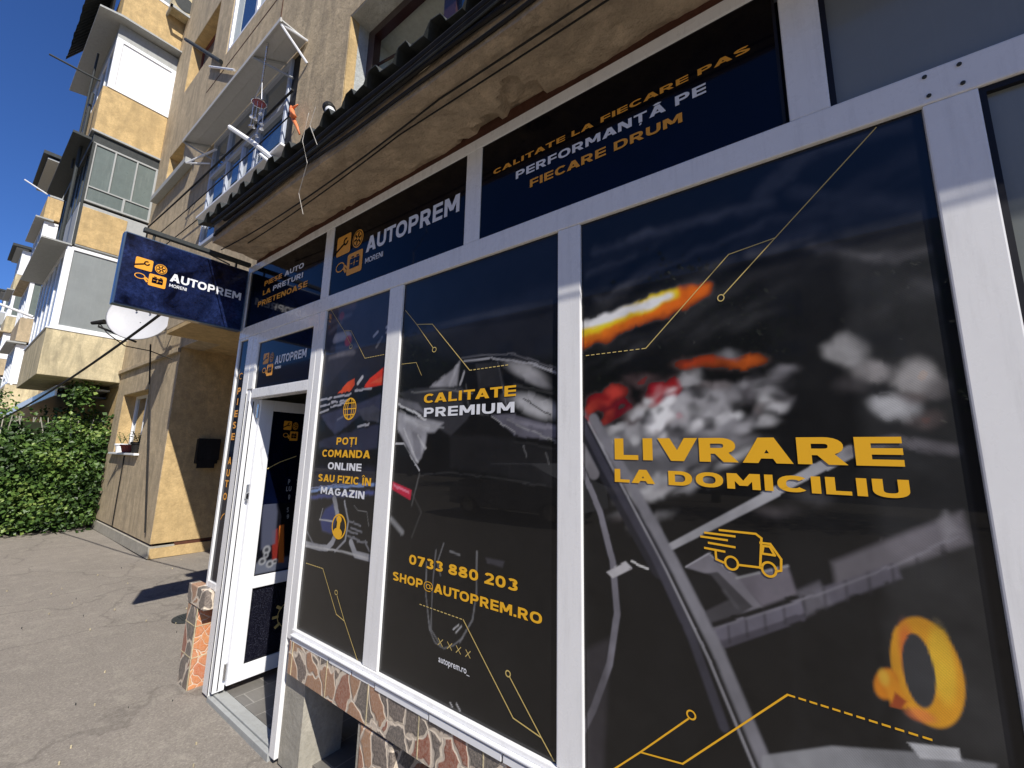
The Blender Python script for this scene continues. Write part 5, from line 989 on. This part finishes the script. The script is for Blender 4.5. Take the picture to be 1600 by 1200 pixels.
# satellite dish
dc = Vector((-8.62, .3, 3.70)); dn = Vector((.80, -.55, .22)).normalized()
sdh = thing('satellite_dish', (-8.9, .8, 3.6), 'round grey satellite dish half hidden behind the projecting sign', 'satellite dish')
MB().lathe(dc, [(.002, -.06), (.2, -.045), (.32, -.015), (.405, .02), (.42, .03), (.40, .03), (.31, -.008), (.2, -.035), (.002, -.05)], dn, 40).build('reflector', M['dish'], sdh, True)
a = dn.cross(Vector((0, 0, 1))).normalized(); foot = dc-Vector((0, 0, .41)); lnb = Vector((-8.99, -.1, 3.56))
MB().tube([foot, lnb-Vector((0, 0, .06)), lnb], .016).build('arm', M['black'], sdh)
MB().tube([lnb+Vector((.06, .05, .02)), lnb-Vector((.08, .07, .01))], .04, 12, .025).build('receiver', M['black'], sdh)
MB().tube([dc-dn*.07, dc-dn*.25+Vector((0, .2, 0)), (-8.9, .8, 3.6)], .025).build('mount', M['greymetal'], sdh)
for dx, dz in ((-.1, .1), (.08, .12), (.0, -.08)): q = dc+a*dx+Vector((0, 0, dz))-dn*.04; bl_ = MB(); bl_.lathe(q, [(.014, 0), (.014, .012), (.002, .016)], dn, 8); bl_.build('bolt', M['darkmetal'], sdh)
rod('cable', [tuple(lnb), (-8.9, .0, 3.40), (-8.75, .2, 3.22), (-8.7, .5, 3.2), (-8.6, .78, 3.1)], .008, 'black', 'thin curling black lead hanging from the satellite dish receiver', 'cable')
# meter box in the passage
mbx_ = thing('letter_box', (-8.25, 1.37, 1.35), 'dark letter box fixed to the shaded passage wall', 'letter box')
bx('body', -8.296, -8.19, 1.2, 1.5, 1.40, 1.8, 'black', mbx_, .008); bx('lid', -8.192, -8.18, 1.19, 1.51, 1.46, 1.81, 'black', mbx_, .004); bx('torn_notice', -8.188, -8.179, 1.21, 1.46, 1.33, 1.45, 'black', mbx_)
# flower pots
def pot(x, y, z, r, h, mat, label, leaves):
    t = thing('flower_pot', (x, y, z), label, 'flower pot', 'flower pots on the deep window sill')
    MB().lathe((x, y, z), [(r*.7, 0), (r*.95, h*.8), (r*1.08, h*.82), (r*1.08, h), (r*.9, h), (r*.85, h*.9)], n=18).build('pot', M[mat], t, False)
    m = MB(); rnd = random.Random(x)
    for k in range(leaves):
        a = rnd.uniform(0, 6.28); L = rnd.uniform(.08, .22); tip = (x+math.cos(a)*L*.6, y+math.sin(a)*L*.6, z+h+L); m.tube([(x, y, z+h*.9), tip], .004, 4)
        for s_ in range(3):
            b = rnd.uniform(0, 6.28); q = Vector(tip)-Vector((0, 0, L*.25*s_)); d1 = Vector((math.cos(b), math.sin(b), .3))*.05; d2 = Vector((-math.sin(b), math.cos(b), 0))*.022
            vs = [m.bm.verts.new(q), m.bm.verts.new(q+d1*.5+d2), m.bm.verts.new(q+d1), m.bm.verts.new(q+d1*.5-d2)]; m.bm.faces.new(vs)
    m.build('plant', M['leafpot'], t)
pot(-11.2, .84, 1.537, .1, .17, 'pvc', 'white flower pot, leftmost on the sill of the left block window', 8)
pot(-10.72, .86, 1.537, .13, .15, 'terracotta', 'red brown flower pot in the middle of the window sill', 4)
pot(-10.1, .86, 1.537, .11, .2, 'black', 'dark flower pot with leafy plant, rightmost on the window sill', 14)
# air conditioner on top balcony side
ac = thing('air_conditioner', (-12.0, .7, 12.1), 'rusty outdoor air conditioner hung on brackets beside the top yellow balcony', 'air conditioner')
bx('casing', -12.09, -11.8, .45, .98, 12.2, 12.75, 'cream', ac, .02)
m = MB(); m.lathe((-11.8, .68, 12.48), [(.2, 0), (.2, .008), (.18, .01), (.03, .01)], Vector((1, 0, 0)), 20); m.build('fan_grille', M['darkmetal'], ac)
m = MB(); m.box(-12.1, -11.7, .42, .46, 12.12, 12.19); m.box(-12.1, -11.7, .9, .94, 12.12, 12.19); m.box(-11.74, -11.7, .42, .94, 12.12, 12.18); m.build('bracket', M['greymetal'], ac)
# entrance canopy by the hedge
ec = thing('entrance_canopy', (-17, .3, 2.6), 'white edged metal entrance canopy behind the leafy climber', 'canopy')
bx('sheet', -27, -12.9, .0, .8, 2.86, 2.90, 'pvc', ec); bx('fascia', -27, -12.9, -.03, .0, 2.68, 2.90, 'pvc', ec); bx('lining', -26.9, -13, .01, .78, 2.70, 2.74, 'navy_side', ec)
# drain cover, debris
dcv = MB().lathe((-5.18, .42, -.008), [(.145, 0), (.145, .008), (.13, .012), (.115, .008), (.03, .009), (0.001, .012)], n=24)
for k_ in range(7): dcv.box(-5.18-.08, -5.18+.08, .42-.075+.022*k_, .42-.067+.022*k_, 0, .006)
tag(dcv.build('drain_cover', M['darkmetal']), 'small round dark drain cover set in the asphalt near the sign shadow', 'drain cover')
rnd = random.Random(3); bits = []
for k in range(60):
    x = rnd.uniform(-8, -2.6); y = rnd.uniform(-1.3, .25) if x > -4 else rnd.uniform(-1.8, 1.2); z = .004; r = rnd.uniform(.003, .007)*(1+abs(x)*.06)
    m = MB(); a = rnd.uniform(0, 3.14); pts = [(x+r*math.cos(a+t)*rnd.uniform(.5, 1), y+r*math.sin(a+t)*rnd.uniform(.3, .8)) for t in (0, 1.2, 2.5, 3.7, 5)]
    m.prism(pts, 'z', -.008, z+.002); bits.append(m)
for k, m in enumerate(bits):
    light = k % 3 != 0
    tag(m.build('litter_scrap', M['cream' if light else 'darkmetal']), 'tiny %s scrap lying loose on the asphalt' % ('pale' if light else 'dark'), 'scrap', 'pale scraps on the asphalt' if light else 'dark scraps on the asphalt')
# ------------------------------------------------------------------ leafy climber
def shrub():
    t = thing('climber_shrub', (-13.5, .2, 0), 'dense dark green leafy climber spilling onto the asphalt below the cream balcony', 'shrub')
    rs = np.random.RandomState(5); N = 42000
    # surface of a lumpy mass between x -12.1 and -22, y -1.9..0.8
    def top(x, y): return 2.6+.28*np.sin(x*1.7+1)+.2*np.sin(y*5+x)+.12*np.sin(y*11-x*3)-.45*np.abs(x+13.2)*(x > -13.2)-.35*np.clip(-y-.4, 0, 2)-.05*(-x-13)
    u = rs.rand(N); x = -12.15-9*u**1.7; y = rs.uniform(-2.4, .75, N); lim = top(x, y)*(1-.12*np.clip((-.3-y)/2.1, 0, 1)**2)
    lim *= 1-.5*np.clip((x+12.5)/.4, 0, 1)*(rs.rand(N) < .7)
    z = lim*rs.beta(1.6, 1.1, N); yo = -.95-.45*np.sin(x*2+1.3)*.4-.5*(1-z/3)-.1*np.sin(z*5+x*3); edge = rs.rand(N) < .8
    xo = -12.3-.18*z*z*.35-.28*np.sin(y*4+z*2.5)-.2*np.sin(z*6+y*8+1)-.1*np.sin(z*13-y*15)+.25*np.clip(.6-z, 0, .6)
    side = rs.rand(N) < .62
    x = np.where(side, xo-rs.exponential(.16, N), x); y = np.where(side, rs.uniform(-1.5, .78, N), yo+rs.exponential(.15, N))
    keep = (z < top(x, y)*1.03) & (z > .02) & (y < .79); x, y, z = x[keep], y[keep], z[keep]; n = len(x)
    # hanging clump above, under the balcony
    nc = 500; cx = rs.normal(-12.35, .12, nc); cy = rs.normal(.28, .1, nc); cz = rs.normal(2.72, .13, nc); x = np.r_[x, cx]; y = np.r_[y, cy]; z = np.r_[z, cz]
    nh = 2600; hx = rs.uniform(-14, -12.0, nh); hy = -1.15+.35*np.sin(hx*3)-.12*(hx+12)+rs.normal(0, .13, nh); x = np.r_[x, hx]; y = np.r_[y, hy]; z = np.r_[z, np.abs(rs.normal(0, .1, nh))+.01]
    nt = 400; x = np.r_[x, -12.1+rs.normal(.0, .02, nt)]; y = np.r_[y, .77-rs.exponential(.05, nt)]; z = np.r_[z, rs.uniform(.2, 2.3, nt)]; n = len(x)
    c = np.stack((x, y, z), 1); s = rs.uniform(.03, .085, n)[:, None]
    d = rs.normal(size=(n, 3))+np.array([.5, -.4, -.35]); d /= np.linalg.norm(d, axis=1)[:, None]
    nrm = rs.normal(size=(n, 3))*.55+np.array([.75, -.3, .65]); sd_ = np.cross(d, nrm); sd_ /= np.linalg.norm(sd_, axis=1)[:, None]; nn = np.cross(sd_, d)
    P = np.stack((c, c+d*s*.55+sd_*s*.5+nn*s*.12, c+d*s*1.25, c+d*s*.55-sd_*s*.5+nn*s*.12), 1).reshape(-1, 3)
    me = bpy.data.meshes.new('foliage'); q = np.arange(4*n).reshape(n, 4); f = np.concatenate((q[:, [0, 1, 2]], q[:, [0, 2, 3]]))
    me.from_pydata(P.tolist(), [], f.tolist()); me.update()
    cl = .45+.4*np.sin(c[:, 1]*4+c[:, 2]*3)*np.sin(c[:, 2]*4-c[:, 0]*2)+rs.normal(0, .22, n); at = me.attributes.new('tint', 'FLOAT', 'POINT'); at.data.foreach_set('value', np.repeat(np.clip(cl, 0, 1), 4).astype('f'))
    link('foliage', me, M['leaf'], t)
    m = MB(); r2 = random.Random(2)
    for k in range(26):
        y0 = r2.uniform(-1.3, .7); x0 = -12.45-r2.uniform(0, .6); m.tube([(x0, y0, 0), (x0+r2.uniform(-.1, .1), y0+r2.uniform(-.2, .2), 1.1), (x0+r2.uniform(-.1, .12), y0+r2.uniform(-.3, .2), 2.2)], .022, 6, .008)
    m.build('stem', M['concrete'], t)
    # dim woody core that stops light passing straight through
    m = MB(); m.box(-21, -12.75, -.75, .75, 0, 2.1); m.build('inner_growth', M['core'], t)
M['core'] = simple('dark_twigs', (.03, .035, .02, 1), .9, .1, var=.5, bump=.8)
shrub()
# ------------------------------------------------------------------ across the street (seen in the glass)
ob = thing('opposite_building', (-20, -26, 0), 'long pale apartment building across the street mirrored in the shop glass', 'building')
m = MB(); m.box(-95, 30, -38, -26, 0, 13.6); m.build('wall', M['wall'], ob)
m = MB()
for i in range(28):
    for j in range(4): m.box(-90+i*4, -88.2+i*4, -26.0, -25.96, 1.2+j*2.8, 2.7+j*2.8)
m.build('window', M['blueglass'], ob)
def car(loc, rz, mat, label):
    t = thing('parked_car', loc, label, 'car'); L, Wd = 4.1, 1.7
    prof = [(-2.05, .3), (-2.05, .75), (-1.75, .92), (-1.25, .98), (-.6, 1.42), (.75, 1.45), (1.55, 1.02), (2.02, .9), (2.05, .35), (1.75, .28), (1.65, .55), (1.3, .62), (.97, .5), (.9, .26), (-.95, .26), (-1.0, .5), (-1.3, .62), (-1.62, .5), (-1.7, .28)]
    m = MB(); m.prism([(loc[0]+a, loc[2]+b) for a, b in prof], 'y', loc[1]-Wd/2, loc[1]+Wd/2); es = [e for e in m.bm.edges if abs(e.verts[0].co.y-e.verts[1].co.y) < 1e-4]
    bmesh.ops.bevel(m.bm, geom=es, offset=.07, segments=3, profile=.6, affect='EDGES'); m.build('body', mat, t)
    for s_ in (-1, 1):
        y = loc[1]+s_*(Wd/2+.002); MB().prism([(loc[0]+a, loc[2]+b) for a, b in ((-1.0, 1.0), (-.55, 1.35), (.05, 1.38), (.05, 1.0))], 'y', y-.004, y+.004).build('side_window', M['blueglass'], t)
        MB().prism([(loc[0]+a, loc[2]+b) for a, b in ((.12, 1.0), (.12, 1.38), (.68, 1.37), (1.25, 1.03))], 'y', y-.004, y+.004).build('side_window', M['blueglass'], t)
        for wx in (-1.3, 1.3):
            wo = MB().lathe((loc[0]+wx, loc[1]+s_*(Wd/2-.1), loc[2]+.31), [(.2, -.1), (.31, -.09), (.31, .09), (.2, .1)], Vector((0, 1, 0)), 24).build('wheel', M['black'], t); MB().lathe((loc[0]+wx, loc[1]+s_*(Wd/2-.1), loc[2]+.31), [(.02, -.11), (.19, -.1), (.19, .1), (.02, .11)], Vector((0, 1, 0)), 16).build('rim', M['steel'], wo)
    MB().prism([(loc[0]-1.2, loc[2]+1.01), (loc[0]-.63, loc[2]+1.4), (loc[0]-.66, loc[2]+1.42), (loc[0]-1.23, loc[2]+1.03)], 'y', loc[1]-.7, loc[1]+.7).build('windscreen', M['blueglass'], t)
    return t
car((-6.6, -8.3, 0), 0, M['dish'], 'silver hatchback parked across the street, mirrored in the middle window')

def tree(x, y, h, r, label):
    t = thing('street_tree', (x, y, 0), label, 'tree', 'trees across the street')
    rs = np.random.RandomState(int(x*7) % 97); m = MB(); m.tube([(x, y, 0), (x+.1, y, h*.3), (x-.05, y+.1, h*.6)], .18, 8, .1); limbs = []
    for k in range(9):
        a = k*.7+x; e = (x+math.cos(a)*r*.7, y+math.sin(a)*r*.7, h*(.5+.05*k)); limbs.append(e); m.tube([(x, y, h*(.28+.03*k)), e], .07, 6, .02)
    m.build('trunk', M['core'], t)
    c = []
    for e in limbs+[(x, y, h*.9), (x+.4*r, y, h*.75), (x-.4*r, y, h*.78)]: c.append(np.array(e)+rs.normal(0, r*.26, (260, 3)))
    c = np.concatenate(c); n = len(c); s_ = rs.uniform(.12, .3, n)[:, None]; d = rs.normal(size=(n, 3)); d /= np.linalg.norm(d, axis=1)[:, None]; q2 = np.cross(d, rs.normal(size=(n, 3))); q2 /= np.linalg.norm(q2, axis=1)[:, None]
    P = np.stack((c, c+d*s_*.5+q2*s_*.4, c+d*s_, c+d*s_*.5-q2*s_*.4), 1).reshape(-1, 3); q = np.arange(4*n).reshape(n, 4)
    me = bpy.data.meshes.new('crown'); me.from_pydata(P.tolist(), [], q.tolist()); me.update(); at = me.attributes.new('tint', 'FLOAT', 'POINT'); at.data.foreach_set('value', np.repeat(np.clip(rs.normal(.45, .2, n), 0, 1), 4).astype('f')); link('crown', me, M['leaf'], t)
for i_, (tx, ty, th, tr_) in enumerate(((-3.5, -17, 9, 2.6), (-11, -18.5, 7.5, 2.4), (-24, -19, 10, 3), (4.5, -16, 8, 2.4))):
    tree(tx, ty, th, tr_, ('tall leafy street tree mirrored at the top of the right window', 'smaller leafy street tree behind the silver hatchback', 'tallest leafy street tree, far down the opposite pavement', 'leafy street tree opposite the plain grey window')[i_])
